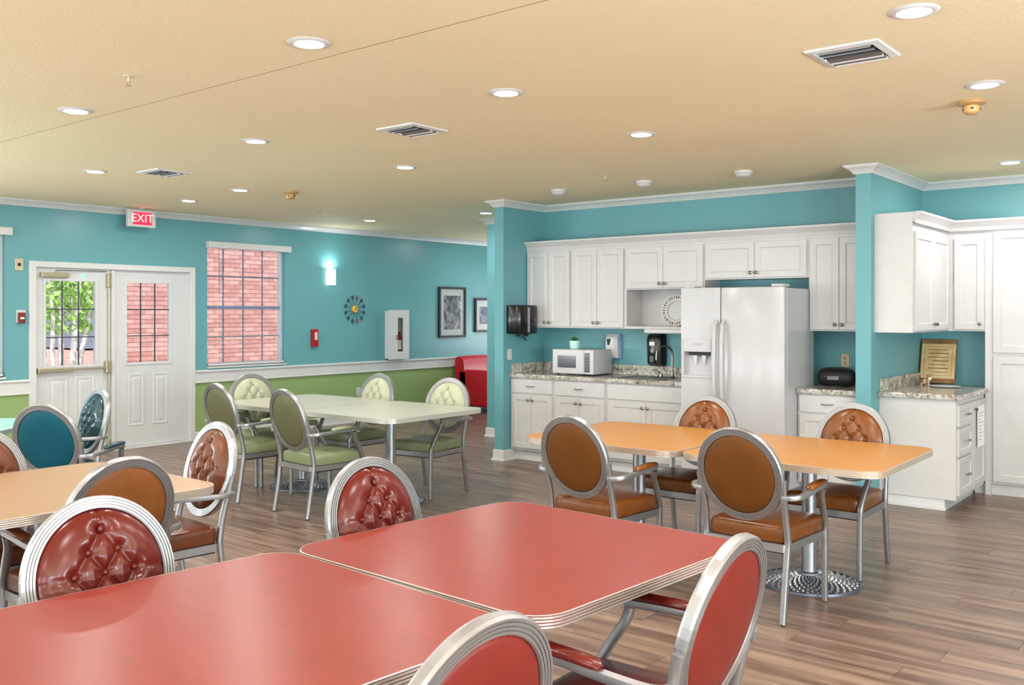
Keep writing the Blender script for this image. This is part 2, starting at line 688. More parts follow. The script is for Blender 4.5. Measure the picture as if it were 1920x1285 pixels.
struct(MB().box(XL, X1, Y0 - 0.15, Y0, -0.006, ZC).build('wall_back', M['teal']))

# crown moulding: profile swept along the wall line, mitred by hand
CR = [(0.0, 0.0), (0.0, -0.068), (0.012, -0.068), (0.022, -0.052), (0.045, -0.03), (0.066, -0.018), (0.066, -0.012), (0.078, -0.012), (0.078, 0.0)]


def crown_run(name, pts, prof, z, mat, parent=None, loop=False):
    """pts: wall line in plan, room on the left-hand side of travel; mitred corners"""
    P = [Vector((x, y)) for x, y in pts]
    n = len(P)
    nr = []
    for i in range(n - 1):
        d = (P[i + 1] - P[i]).normalized()
        nr.append(Vector((-d.y, d.x)))
    rings = []
    for i in range(n):
        if i == 0:
            m = nr[0]
        elif i == n - 1:
            m = nr[-1]
        else:
            a, b = nr[i - 1], nr[i]
            m = (a + b) / (1 + a.dot(b))
        rings.append([(P[i].x + m.x * q[0], P[i].y + m.y * q[0], z + q[1]) for q in prof])
    return MB().loft(rings).build(name, mat, parent)


zt = ZC
o = crown_run('trim_1', [(XL, Y1), (XL, Y0)], CR, zt, M['trim']); struct(o)
path2 = [(X1, 9.08), (-2.465, 9.08), (-2.465, 7.65), (-2.587, 7.65), (-2.587, 8.37), (-6.26, 8.37), (-6.26, 7.65), (-6.38, 7.65), (-6.38, 9.06), (-7.68, 9.06), (-7.68, Y1)]
o = crown_run('trim_2', path2, CR, zt, M['trim']); struct(o)

# chair rail on the left wall
RAIL = [(0.0, 0.0), (0.034, 0.0), (0.038, -0.008), (0.038, -0.022), (0.024, -0.03), (0.02, -0.045), (0.02, -0.135), (0.026, -0.142), (0.026, -0.154), (0.0, -0.154)]
for k, (a, b) in enumerate(((4.515, Y0), (Y1, 6.475))):
    struct(crown_run('trim_%d' % (3 + k), [(XL, a), (XL, b)], RAIL, 0.857, M['trim']))
BASE = [(0.0, 0.11), (0.010, 0.11), (0.014, 0.10), (0.014, 0.018), (0.026, 0.016), (0.03, 0.0), (0.0, 0.0)]
for k, (a, b) in enumerate(((4.515, Y0), (Y1, 6.475))):
    struct(crown_run('baseboard_left' , [(XL, a), (XL, b)], BASE, 0.0, M['trim']))
struct(crown_run('baseboard_partition', [(-2.466, 7.88), (-2.465, 7.65), (-2.587, 7.65), (-2.587, 7.80)], BASE, 0.0, M['trim']))
struct(crown_run('baseboard_hallway', [(-6.26, 7.83), (-6.26, 7.65), (-6.38, 7.65), (-6.38, 9.06), (-7.68, 9.06), (-7.68, Y1)], BASE, 0.0, M['trim']))

# ------------------------------------------------------------------ entrance doors
FR = MB()
FR.box(XL - 0.13, XL + 0.022, 4.515, 4.588, 0, 2.105, 0.004)
FR.box(XL - 0.13, XL + 0.022, 6.412, 6.475, 0, 2.105, 0.004)
FR.box(XL - 0.13, XL + 0.0215, 4.575, 6.425, 2.042, 2.1045, 0.004)
FR.box(XL - 0.14, XL + 0.03, 4.58, 6.42, 0.0, 0.022, 0.004)
struct(FR.build('trim_5', M['trim']))


def leaf_door(name, y0, y1, gy0, gy1, gz0, gz1, pan):
    d = sroot(name, (XL - 0.03, 0, 0))
    mb = MB()
    xo, xi = -0.045, 0.0
    # slab with a glazed opening
    mb.box(xo, xi, y0, gy0, 0.026, 2.038)
    mb.box(xo, xi, gy1, y1, 0.026, 2.038)
    mb.box(xo, xi, gy0, gy1, gz1, 2.038)
    mb.box(xo, xi, gy0, gy1, 0.026, gz0)
    mb.build('door_slab', M['door'], d)
    # raised bead around the glass
    gb = MB()
    for (a, b, c, e) in ((gy0 - .03, gy1 + .03, gz1, gz1 + .03), (gy0 - .03, gy1 + .03, gz0 - .03, gz0), (gy0 - .03, gy0, gz0, gz1), (gy1, gy1 + .03, gz0, gz1)):
        gb.box(xi - 0.002, xi + 0.012, a, b, c, e, 0.003)
    gb.build('glazing_bead', M['door'], d)
    pn = MB().box(-0.026, -0.022, gy0, gy1, gz0, gz1).build('pane', M['glass'], d)
    for i in (1, 2):
        y = gy0 + (gy1 - gy0) * i / 3
        MB().box(-0.02, -0.008, y - .006, y + .006, gz0, gz1).build('muntin', M['muntin_dark'], d)
        z = gz0 + (gz1 - gz0) * i / 3
        MB().box(-0.0205, -0.0085, gy0, gy1, z - .006, z + .006).build('muntin', M['muntin_dark'], d)
    for (a, b, z0, z1) in pan:
        p = MB()
        for (q, h, e) in ((0.0, 0.0, 0.004), (0.018, 0.018, -0.004)):
            pass
        rings = []
        for ins, hx in ((0, 0.0005), (0.010, 0.006), (0.022, 0.006), (0.034, 0.001), (0.046, 0.001), (0.062, 0.007)):
            rings.append([(xi + hx, a + ins, z0 + ins), (xi + hx, b - ins, z0 + ins), (xi + hx, b - ins, z1 - ins), (xi + hx, a + ins, z1 - ins)])
        p.loft(rings)
        p.build('raised_panel', M['door'], d)
    return d


pz = (0.25, 0.86)
dl = leaf_door('door_1', 4.589, 5.425, 4.706, 5.25, 0.985, 1.90, [(4.72, 4.95, *pz), (5.02, 5.25, *pz)])
dr = leaf_door('door_2', 5.475, 6.411, 5.62, 6.155, 0.985, 1.90, [(5.64, 5.84, *pz), (5.94, 6.14, *pz)])
struct(MB().box(XL - 0.07, XL - 0.005, 5.43, 5.47, 0.025, 2.04, 0.004).build('door_mullion', M['trim'], dl, loc=(0.03 - XL, 0, 0)))
hw = MB()
hw.box(0.001, 0.05, 4.64, 4.94, 1.935, 1.99, 0.008)
hw.build('door_closer', M['brass'], dl)
MB().tube([(0.03, 4.80, 1.99), (0.03, 4.80, 2.012), (0.05, 5.02, 2.015), (0.02, 5.25, 2.02), (0.02, 5.37, 2.02)], 0.005, 6).build('closer_arm', M['grey'], dl)
MB().sphere((0.012, 5.12, 1.965), 0.016, 10, 6).build('indicator_light', M['green_led'], dl)
pb = MB().box(0.03, 0.062, 4.60, 4.98, 0.915, 0.965, 0.008)
pb.box(0.035, 0.058, 4.98, 5.36, 0.93, 0.958, 0.006)
pb.box(0.001, 0.06, 4.60, 4.65, 0.91, 0.97, 0.006)
pb.build('panic_bar', M['brass'], dl)
MB().box(0.001, 0.065, 5.345, 5.415, 0.88, 1.02, 0.01).build('latch_case', M['brass'], dl)
MB().box(0.001, 0.05, 5.37, 5.415, 1.84, 2.0, 0.008).build('top_latch', M['brass'], dl)
MB().box(0.001, 0.05, 5.37, 5.415, 0.05, 0.14, 0.008).build('bottom_latch', M['brass'], dl)
MB().tube([(0.03, 5.393, 0.1), (0.03, 5.393, 1.9)], 0.009, 8, up=(1, 0, 0)).build('vertical_rod', M['brass'], dl)

# ------------------------------------------------------------------ windows with blinds


def window(idx, y0, y1, z0, z1, lab):
    w = sroot('window_%d' % idx, (XL, 0, 0))
    f = MB()
    f.box(-0.13, -0.07, y0, y0 + .035, z0, z1)
    f.box(-0.13, -0.07, y1 - .035, y1, z0, z1)
    f.box(-0.13, -0.07, y0, y1, z1 - .035, z1)
    f.box(-0.13, -0.07, y0, y1, z0, z0 + .04)
    zm = (z0 + z1) / 2 - 0.02
    f.build('window_frame', M['trim'], w)
    MB().box(-0.12, -0.075, y0 + .03, y1 - .03, zm - .02, zm + .02).build('meeting_rail', M['muntin'], w)
    s_ = MB().box(-0.16, 0.03, y0 - 0.0, y1 + 0.0, z0 - .018, z0 + .002, 0.004)
    s_.build('window_sill', M['trim'], w)
    MB().box(-0.1, -0.096, y0 + .03, y1 - .03, z0 + .03, z1 - .03).build('pane', M['glass'], w)
    for i in (1, 2, 3):
        y = y0 + (y1 - y0) * i / 4
        MB().box(-0.11, -0.102, y - .008, y + .008, z0 + .03, z1 - .03).build('muntin', M['muntin'], w)
    for z in ((z0 + zm) / 2, (z1 + zm) / 2):
        MB().box(-0.1105, -0.1025, y0 + .03, y1 - .03, z - .008, z + .008).build('muntin', M['muntin'], w)
    # blind
    b = thing('window_blind', lab, 'blind', (XL, (y0 + y1) / 2, z1))
    h = (y1 - y0) / 2
    MB().box(-0.055, 0.075, -h - 0.015, h + 0.045, -0.045, 0.035, 0.005).build('valance', M['trim'], b)
    sl = MB()
    n = 31
    zlo = z0 - z1 + 0.05
    for i in range(n):
        z = -0.07 + (zlo + 0.07) * i / (n - 1)
        t_ = 0.0008
        sl._add([(-0.05, -h + .02, z + t_), (-0.01, -h + .02, z - t_), (-0.01, h - .02, z - t_), (-0.05, h - .02, z + t_),
                 (-0.05, -h + .02, z + t_ + .0012), (-0.01, -h + .02, z - t_ + .0012), (-0.01, h - .02, z - t_ + .0012), (-0.05, h - .02, z + t_ + .0012)],
                [(0, 3, 2, 1), (4, 5, 6, 7), (0, 1, 5, 4), (1, 2, 6, 5), (2, 3, 7, 6), (3, 0, 4, 7)])
    s2 = sl.build('slats', M['shade'], b)
    s2['kind'] = 'stuff'
    MB().box(-0.05, 0.0, -h + .02, h - .02, zlo - 0.035, zlo - 0.012, 0.003).build('bottom_rail', M['trim'], b)
    for q in (-0.75 * h, 0.75 * h):
        MB().box(-0.002, 0.001, q - .0015, q + .0015, zlo, -0.04).build('ladder_cord', M['trim'], b)
    MB().tube([(0.01, -h + .16, -0.04), (0.012, -h + .16, -0.62)], 0.004, 6, up=(1, 0, 0)).build('tilt_wand', M['grey'], b)
    return w


window(1, 3.10, 4.28, 0.89, 2.40, 'white slatted blind cut off by the left edge, left of the double doors')
window(2, 6.65, 7.83, 0.89, 2.40, 'white slatted blind with box valance over the window right of the double doors')

# ------------------------------------------------------------------ outside the left wall
struct(MB().box(-40, XL - 0.16, -20, 34, -0.5, -0.12).build('courtyard_ground', M['concrete']))
bw = thing('brick_building', 'salmon brick building across the courtyard, seen through blinds and right door', 'building', (-14.2, 0, -0.12))
MB().box(-0.5, -0.012, 7.76, 22, 0, 5.2).build('mortar_wall', plain('mortar', rgb(206, 180, 170), 0.9), bw)
BM_ = [plain('brick_face_%s' % n_, c_, 0.85, vary=0.08, vscale=9) for n_, c_ in (('a', rgb(200, 146, 134)), ('b', rgb(210, 160, 148)), ('c', rgb(190, 134, 122)))]
br_all = []
for r_ in range(69):
    y = 7.762 - (0.105 if r_ % 2 else 0)
    while y < 21.8:
        a, b_ = max(y, 7.762), y + 0.2
        if b_ - a > 0.03:
            z = 0.004 + r_ * 0.075
            yc, zc = (a + b_) / 2, z + 0.033 - 0.12
            f_ = 10.14 / 14.2
            yw, zw = yc * f_, EYE + (zc - EYE) * f_
            seen = any(o_[0] < yw < o_[1] and o_[2] < zw < o_[3] for o_ in ((5.6, 6.17, .97, 1.92), (6.65, 7.83, .89, 2.4)))
            br_all.append((0 if seen else 1, yc, a, b_, z))
        y += 0.21
br_all.sort()
br_mesh = {}
rb_ = random.Random(5)
for q in br_all[:290]:
    ln_ = round(q[3] - q[2], 3)
    m_ = rb_.randrange(3)
    if (ln_, m_) not in br_mesh:
        br_mesh[(ln_, m_)] = MB().box(-0.012, 0, 0, ln_, 0, 0.066).mesh('brick', BM_[m_])
    o = bpy.data.objects.new('brick', br_mesh[(ln_, m_)])
    COL.objects.link(o)
    o.parent = bw
    o.location = (rb_.uniform(-.001, .001), q[2], q[4])
for m_ in range(1):
    mb = MB()
    for q in br_all[290:]:
        mb.cur = rb_.randrange(3)
        mb.box(-0.012, 0, q[2], q[3], q[4], q[4] + 0.066)
    o = mb.build('brickwork', BM_, bw)
    o['kind'] = 'stuff'
MB().box(-0.7, 0.2, 7.66, 22, 5.2, 5.5).build('roof_edge', M['trim'], bw)
far = thing('siding_building', 'shaded blue-grey building with low brick base behind the courtyard tree', 'building', (-24, 0, -0.12))
MB().box(-3, 0, 12.0, 20, 0.75, 1.45).build('wall', M['slate'], far)
MB().box(-3, 0.05, 9, 20, 0, 0.7).build('brick_base', M['brick'], far)
tr = thing('courtyard_tree', 'multi-stemmed tree with pale bark and bright green leaves outside the left door', 'tree', (-17.2, 8.35, -0.12))
stems = [(-0.55, -0.5, 0.05), (-0.16, -0.1, 0.05), (0.12, 0.16, 0.052), (0.3, 0.42, 0.045), (-0.36, -0.25, 0.04)]
for (dy0, dy1, r) in stems:
    MB().tube([(0, dy0 * .6, 0), (0.03, dy0 * .8, 0.9), (0.0, dy1, 1.6), (0.05, dy1 * 1.5, 2.4), (0.0, dy1 * 2.2, 3.3)], r, 8, up=(1, 0, 0), scales=[1.3, 1.1, 1, .75, .4]).build('trunk', M['bark'], tr, 60)
lf = MB()
rr = random.Random(3)
for i in range(5200):
    a = rr.uniform(0, 2 * PI)
    R_ = 1.7 * math.sqrt(rr.random())
    zc_ = rr.gauss(2.3, 0.7)
    if zc_ < 1.3:
        continue
    p = Vector((R_ * math.cos(a) * 0.8, R_ * math.sin(a), zc_))
    d1 = Vector((rr.uniform(-1, 1), rr.uniform(-1, 1), rr.uniform(-1, 1))).normalized()
    d2 = d1.cross(Vector((rr.uniform(-1, 1), rr.uniform(-1, 1), rr.uniform(-1, 1)))).normalized()
    s_ = rr.uniform(0.04, 0.085)
    lf._add([p - d1 * s_, p + d2 * s_ * .5, p + d1 * s_, p - d2 * s_ * .5], [(0, 1, 2, 3)])
o = lf.build('foliage', M['foliage'], tr)
o['kind'] = 'stuff'

# ------------------------------------------------------------------ ceiling fittings
IN_LIGHTS = [(-3.28, 2.66, 'large round downlight nearest the ceiling seam at upper left of centre'),
             (-5.44, 2.69, 'round downlight at far left just on the near side of the ceiling seam'),
             (-3.19, 3.92, 'round downlight near top centre between the two square vents'),
             (-5.43, 3.94, 'round downlight left of the middle ceiling vent'),
             (-7.63, 3.94, 'round downlight left of the farthest ceiling vent'),
             (-5.45, 5.40, 'round downlight seen just below the middle ceiling vent'),
             (-7.70, 5.41, 'small round downlight between the exit sign and the distant tan smoke detector'),
             (-8.85, 5.58, 'small round downlight closest to the exit sign'),
             (-8.92, 8.21, 'small distant downlight midway between the tan smoke detector and the left kitchen partition'),
             (-7.19, 8.46, 'small distant downlight beside the left kitchen partition'),
             (-1.08, 3.87, 'largest round downlight at the top right corner above the louvred vent'),
             (-1.14, 5.34, 'round downlight at right just above the tan smoke detector'),
             (-1.57, 8.21, 'downlight at right edge over the white wall cabinets'),
             (-3.23, 5.39, 'round downlight above the refrigerator, right of centre')]
lm = None
EXTRA = [(-1.08, 2.66), (1.1, 3.9), (1.1, 6.2), (-1.1, 0.9), (-3.3, 0.9), (-5.5, 0.9), (1.1, 0.9), (-7.7, 2.67), (-7.7, 0.9), (-1.1, -1.6), (-4.4, -1.6), (-7.7, -1.6), (1.1, -1.6), (-9.0, 11.2)]


def downlight(x, y, label=None):
    t_ = thing('recessed_downlight', label or 'white-rimmed recessed round ceiling downlight behind the camera', 'ceiling light', (x, y, ZC), 0, 'round recessed ceiling downlights')
    return t_


first = downlight(*IN_LIGHTS[0])
tm = MB().lathe([(0.066, -0.001), (0.066, -0.0085), (0.075, -0.010), (0.088, -0.006), (0.096, 0.0)], seg=32).build('trim_ring', M['trim'], first, 40)
ln = MB().lathe([(0.001, -0.0105), (0.05, -0.0105), (0.0655, -0.0088), (0.0655, -0.004)], seg=32).build('lens', M['led'], first, 40)
index_children()
pts = IN_LIGHTS[1:]
for (x, y, lab) in pts:
    c = copy_tree(first)
    c.location = (x, y, ZC)
    c['label'] = lab or 'white-rimmed recessed round ceiling downlight behind the camera'
    if lab is None:
        c['group'] = 'downlights out of view'
lamp = bpy.data.lights.new('downlight_lamp', 'AREA')
lamp.shape = 'DISK'
lamp.size = 0.13
lamp.energy = DOWNLIGHT_POWER
lamp.color = (1.0, 0.97, 0.94)
for (x, y) in [(a[0], a[1]) for a in IN_LIGHTS] + EXTRA:
    o = bpy.data.objects.new('downlight_lamp', lamp)
    COL.objects.link(o)
    o.location = (x, y, ZC - 0.014)

# supply vents
VENTS = [(-1.475, 4.32, 'large louvred square ceiling vent near the upper right corner'),
         (-4.31, 4.335, 'square ceiling vent at centre with pyramid louvres'),
         (-7.235, 4.34, 'distant square ceiling vent above and right of the exit sign')]
v0 = thing('ceiling_vent', VENTS[0][2], 'vent', (VENTS[0][0], VENTS[0][1], ZC), 0, 'square ceiling vents')
fr = MB()
for ins0, ins1, za, zb in ((0.165, 0.125, 0.0, -0.012),):
    rings = []
    for h, z in ((0.165, 0.0), (0.163, -0.008), (0.132, -0.014), (0.128, -0.004), (0.128, 0.0)):
        rings.append([(-h, -h, z), (h, -h, z), (h, h, z), (-h, h, z)])
    fr.loft(rings, cap=False)
fr.build('frame', M['trim'], v0)
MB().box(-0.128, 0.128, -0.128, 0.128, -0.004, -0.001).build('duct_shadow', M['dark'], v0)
for sgn in (-1, 1):
    for i in range(4):
        y = sgn * (0.022 + 0.028 * i)
        mb = MB()
        a, b = y, y + sgn * 0.02
        mb._add([(-0.12, a, -0.004), (0.12, a, -0.004), (0.12, b, -0.019), (-0.12, b, -0.019), (-0.12, a, -0.0055), (0.12, a, -0.0055), (0.12, b, -0.0205), (-0.12, b, -0.0205)],
                [(0, 1, 2, 3), (7, 6, 5, 4), (0, 4, 5, 1), (2, 6, 7, 3), (0, 3, 7, 4), (1, 5, 6, 2)])
        mb.build('louvre', M['grey'] if i % 2 == 0 else M['trim'], v0)
index_children()
for (x, y, lab) in VENTS[1:]:
    c = copy_tree(v0)
    c.location = (x, y, ZC)
    c['label'] = lab

# detectors and sprinklers
for (x, y, lab) in ((-1.29, 5.72, 'tan smoke detector on the ceiling at right under a downlight'), (-7.43, 5.80, 'tan smoke detector on the ceiling far left of the kitchen')):
    d = thing('smoke_detector', lab, 'smoke detector', (x, y, ZC))
    MB().lathe([(0.001, 0.0), (0.075, 0.0), (0.075, -0.018), (0.055, -0.024), (0.04, -0.026)], seg=28).build('base_ring', M['tan'], d, 40)
    MB().lathe([(0.038, -0.022), (0.044, -0.03), (0.042, -0.06), (0.03, -0.072), (0.001, -0.075)], seg=28).build('sensor_head', M['tan'], d, 40)
    for k in range(4):
        a = k * PI / 2 + 0.3
        MB().box(-0.008, 0.008, -0.004, 0.004, -0.052, -0.04).build('sensing_slot', M['dark'], d, loc=(0.043 * math.cos(a), 0.043 * math.sin(a), 0), rotz=a + PI / 2)
for (x, y, lab) in ((-5.32, 7.34, 'white dome detector nearest the left partition above the wall cabinets'),
                    (-4.37, 7.34, 'middle white dome detector of the three above the kitchen'),
                    (-3.41, 7.34, 'white dome detector closest to the right partition above the refrigerator')):
    d = thing('dome_detector', lab, 'detector', (x, y, ZC), 0, 'white dome detectors')
    MB().lathe([(0.001, 0.0), (0.075, 0.0), (0.075, -0.02), (0.066, -0.026)], seg=28).build('base_ring', M['plastic'], d, 40)
    MB().lathe([(0.066, -0.024), (0.062, -0.036), (0.045, -0.048), (0.001, -0.052)], seg=28).build('dome', M['plastic'], d, 40)
for (x, y, lab) in ((-4.45, 2.47, 'brass sprinkler head on the near ceiling left of the big downlight'), (-4.46, 6.84, 'tiny sprinkler head above the kitchen run'), (-8.32, 6.90, 'tiny sprinkler head near the far left wall')):
    d = thing('sprinkler_head', lab, 'sprinkler', (x, y, ZC))
    MB().lathe([(0.001, 0), (0.026, 0), (0.022, -0.005), (0.008, -0.006), (0.008, -0.03), (0.001, -0.03)], seg=16).build('escutcheon', M['beige'], d, 40)
    MB().tube([(0.008, 0, -0.02), (0.012, 0, -0.034), (0.002, 0, -0.046)], 0.0025, 6).tube([(-0.008, 0, -0.02), (-0.012, 0, -0.034), (-0.002, 0, -0.046)], 0.0025, 6).build('yoke', M['brass'], d)
    MB().lathe([(0.001, -0.046), (0.014, -0.046), (0.014, -0.049), (0.001, -0.049)], seg=14).build('deflector', M['brass'], d)

# exit sign


def text_mesh(txt, size, ext, mat, name, parent, loc, rot):
    cu = bpy.data.curves.new(name, 'FONT')
    cu.body = txt
    cu.size = size
    cu.extrude = ext
    cu.align_x = 'CENTER'
    cu.align_y = 'CENTER'
    cu.resolution_u = 3
    tmp = bpy.data.objects.new('tmp', cu)
    COL.objects.link(tmp)
    bpy.context.view_layer.update()
    me = bpy.data.meshes.new_from_object(tmp.evaluated_get(bpy.context.evaluated_depsgraph_get()))
    bpy.data.objects.remove(tmp)
    bpy.data.curves.remove(cu)
    me.name = name
    me.materials.clear()
    me.materials.append(mat)
    ob = bpy.data.objects.new(name, me)
    COL.objects.link(ob)
    ob.parent = parent
    ob.location = loc
    ob.rotation_euler = rot
    return ob


ex = thing('exit_sign', 'lit EXIT sign with red panel hung at the ceiling above the doors', 'exit sign', (-9.93, 5.66, ZC))
MB().box(-0.03, 0.03, -0.165, 0.165, -0.215, -0.02, 0.006).build('housing', M['plastic'], ex)
MB().lathe([(0.02, -0.02), (0.05, 0.0)], seg=20).build('canopy', M['plastic'], ex, 40)
MB().box(0.0285, 0.032, -0.115, 0.115, -0.19, -0.05, 0.001).build('red_face', M['exit_red'], ex)
text_mesh('EXIT', 0.13, 0.0008, M['exit_face'], 'letters', ex, (0.0335, 0.0, -0.12), (PI / 2, 0, PI / 2))

# ------------------------------------------------------------------ things on the left wall
sn = thing('wall_sconce', 'glowing half-round frosted glass sconce on the teal wall', 'wall light', (XL, 8.58, 2.05))
MB().box(0.001, 0.02, -0.04, 0.04, -0.085, 0.07, 0.004).build('back_plate', M['trim'], sn)
rings = []
for z in (-0.105, -0.095, 0.11):
    k = 0.9 if z < -0.1 else 1
    rings.append([(0.018 + 0.075 * k * math.sin(PI * i / 12), -0.072 * k * math.cos(PI * i / 12), z) for i in range(13)])
MB().loft(rings).build('glass_shade', M['glow_glass'], sn, 40)
MB().sphere((0.03, 0, -0.112), 0.012, 10, 6).build('finial', M['chrome'], sn)
area('sconce_lamp', (XL + 0.055, 8.58, 2.172), (PI, 0, 0), 0.09, 0.09, 2.2, (0.95, 1.0, 0.98), 'DISK')

ck = thing('sunburst_clock', 'sunburst wall clock with yellow centre and dark teal droplets', 'clock', (XL, 9.03, 1.61))
MB().lathe([(0.001, 0.04), (0.04, 0.04), (0.052, 0.03), (0.052, 0.0), (0.001, 0.0)], axis='x', seg=24).build('clock_face', plain('mustard_enamel', rgb(226, 176, 74), 0.3), ck, 40)
MB().box(0.041, 0.043, -0.004, 0.004, -0.005, 0.03).box(0.041, 0.043, -0.004, 0.02, -0.004, 0.004).build('hands', M['wood_dark'], ck)
dm = plain('dark_teal_enamel', rgb(20, 70, 84), 0.3)
rm = plain('dusty_red_enamel', rgb(150, 66, 60), 0.3)
for i in range(12):
    a = 2 * PI * i / 12 + PI / 12
    R_ = 0.175
    col_ = rm if i in (2, 9) else dm
    MB().tube([(0.015, 0.05 * math.cos(a), 0.05 * math.sin(a)), (0.02, R_ * math.cos(a), R_ * math.sin(a))], 0.003, 6, up=(1, 0, 0)).build('ray', M['blackm'], ck)
    MB().sphere((0.022, R_ * math.cos(a), R_ * math.sin(a)), 0.027, 12, 8, (0.5, 0.8, 1.0)).build('droplet', col_, ck, 60)

fa = thing('fire_alarm_strobe', 'red fire alarm strobe with clear lens on the teal wall below the sconce', 'fire alarm', (XL, 8.30, 1.215))
MB().box(0.001, 0.045, -0.055, 0.055, -0.12, 0.12, 0.008).build('housing', M['red_gloss'], fa)
MB().box(0.044, 0.065, -0.02, 0.02, -0.03, 0.08, 0.006).build('strobe_lens', M['plastic'], fa)

eb = thing('extinguisher_cabinet', 'white wall cabinet with narrow window showing a fire extinguisher', 'fire cabinet', (XL, 9.82, 1.235))
cb = MB()
cb.box(0.001, 0.09, -0.19, -0.165, -0.35, 0.35)
cb.box(0.001, 0.09, 0.165, 0.19, -0.35, 0.35)
cb.box(0.001, 0.09, -0.165, 0.165, 0.325, 0.35)
cb.box(0.001, 0.09, -0.165, 0.165, -0.35, -0.325)
cb.box(0.001, 0.012, -0.165, 0.165, -0.325, 0.325)
cb.build('case', M['trim'], eb)
db = MB()
db.box(0.09, 0.11, -0.205, -0.03, -0.365, 0.365)
db.box(0.09, 0.11, 0.08, 0.205, -0.365, 0.365)
db.box(0.09, 0.11, -0.03, 0.08, 0.25, 0.365)
db.box(0.09, 0.11, -0.03, 0.08, -0.365, -0.25)
db.build('cabinet_door', M['trim'], eb)
MB().box(0.098, 0.101, -0.03, 0.08, -0.25, 0.25).build('window_pane', M['glass'], eb)
MB().box(0.11, 0.122, -0.06, -0.045, -0.08, 0.0, 0.004).build('door_pull', M['grey'], eb)
fx = thing('fire_extinguisher', 'small red fire extinguisher with white label inside the wall cabinet', 'fire extinguisher', (XL + 0.046, 9.875, 0.912))
MB().lathe([(0.001, 0), (0.036, 0), (0.038, 0.01), (0.038, 0.27), (0.03, 0.3), (0.012, 0.315), (0.012, 0.34), (0.001, 0.34)], seg=20).build('cylinder', M['red_gloss'], fx, 40)
MB().lathe([(0.0383, 0.1), (0.0388, 0.1), (0.0388, 0.24), (0.0383, 0.24)], seg=20).build('label_band', M['paper'], fx, 40)
MB().box(-0.01, 0.02, -0.05, 0.02, 0.34, 0.36, 0.004).build('handle', M['blackm'], fx)
MB().tube([(0.0, 0.01, 0.33), (0.0, 0.036, 0.30), (0.0, 0.05, 0.2), (0.0, 0.048, 0.12)], 0.006, 6, up=(1, 0, 0)).build('hose', M['blackm'], fx)


def picture(y0, y1, z0, z1, lab, mat, mat_w, fw):
    p = thing('framed_picture', lab, 'picture', (XL, (y0 + y1) / 2, (z0 + z1) / 2))
    h, v = (y1 - y0) / 2, (z1 - z0) / 2
    f = MB()
    f.box(0.001, 0.035, -h, -h + fw, -v, v)
    f.box(0.001, 0.035, h - fw, h, -v, v)
    f.box(0.001, 0.035, -h + fw, h - fw, v - fw, v)
    f.box(0.001, 0.035, -h + fw, h - fw, -v, -v + fw)
    f.build('picture_frame', M['blackm'], p)
    MB().box(0.002, 0.014, -h + fw, h - fw, -v + fw, v - fw).build('mat_board', M['paper'], p)
    MB().box(0.0141, 0.016, -h + fw + mat_w, h - fw - mat_w, -v + fw + mat_w * 1.1, v - fw - mat_w * 1.2).build('print', mat, p)
    MB().box(0.02, 0.022, -h + fw, h - fw, -v + fw, v - fw).build('glazing', M['glass'], p)


picture(10.77, 11.40, 1.165, 1.97, 'larger black-framed monochrome print with white mat on the teal wall', M['print_a'], 0.085, 0.035)
picture(11.63, 12.18, 1.24, 1.80, 'smaller black-framed dark print next to the kitchen partition', M['print_b'], 0.09, 0.035)

ol = thing('wall_outlet', 'white outlet on the green lower wall behind the sage table', 'outlet', (XL, 9.11, 0.43))
MB().box(0.001, 0.007, -0.036, 0.036, -0.058, 0.058, 0.002).build('cover_plate', M['plastic'], ol)
for z in (-0.02, 0.02):
    MB().box(0.007, 0.0085, -0.014, 0.014, z - .012, z + .012, 0.001).build('socket', M['beige'], ol)
kp = thing('door_release_button', 'beige wall plate with dark round button left of the doors', 'switch', (XL, 4.415, 2.06))
MB().box(0.001, 0.012, -0.042, 0.042, -0.062, 0.062, 0.003).build('cover_plate', M['beige'], kp)
MB().lathe([(0.001, 0.024), (0.016, 0.022), (0.018, 0.012)], axis='x', seg=16).build('button', M['dark'], kp, 40)
ps = thing('fire_pull_station', 'small dark red fire pull station left of the doors', 'fire alarm', (XL, 4.43, 1.51))
MB().box(0.001, 0.02, -0.045, 0.045, -0.06, 0.075, 0.003).build('back_plate', M['plastic'], ps)
MB().box(0.02, 0.045, -0.036, 0.036, -0.062, 0.05, 0.006).build('pull_body', plain('dark_red_plastic', rgb(120, 40, 36), 0.4), ps)
MB().box(0.045, 0.055, -0.02, 0.02, -0.02, 0.0, 0.003).build('pull_handle', M['paper'], ps)

# red club armchair by the left wall
ac = thing('club_armchair', 'scarlet vinyl club armchair in front of the chair rail beyond the sage table', 'armchair', (-9.62, 11.50, 0), math.radians(-90))
# local: faces +Y
b = MB()
b.box(-0.40, -0.27, -0.40, 0.38, 0.09, 0.66, 0.04)
b.build('arm', M['red_leather'], ac, 50)
MB().box(0.27, 0.40, -0.40, 0.38, 0.09, 0.66, 0.04).build('arm', M['red_leather'], ac, 50)
bk = MB()
rings = []
for (y, z) in ((-0.40, 0.09), (-0.44, 0.5), (-0.46, 0.80), (-0.42, 0.86), (-0.34, 0.86), (-0.28, 0.80), (-0.24, 0.5), (-0.22, 0.09)):
    rings.append([(-0.40, y, z), (0.40, y, z)])
bk.loft([[r[0] for r in rings], [(-0.2, r[0][1] - 0.015, r[0][2] + 0.01 * (r[0][2] > .7)) for r in rings], [(0.2, r[0][1] - 0.015, r[0][2] + 0.01 * (r[0][2] > .7)) for r in rings], [r[1] for r in rings]]).build('backrest', M['red_leather'], ac, 50)
MB().box(-0.268, 0.268, -0.24, 0.40, 0.12, 0.45, 0.05).build('seat_cushion', M['red_leather'], ac, 50)
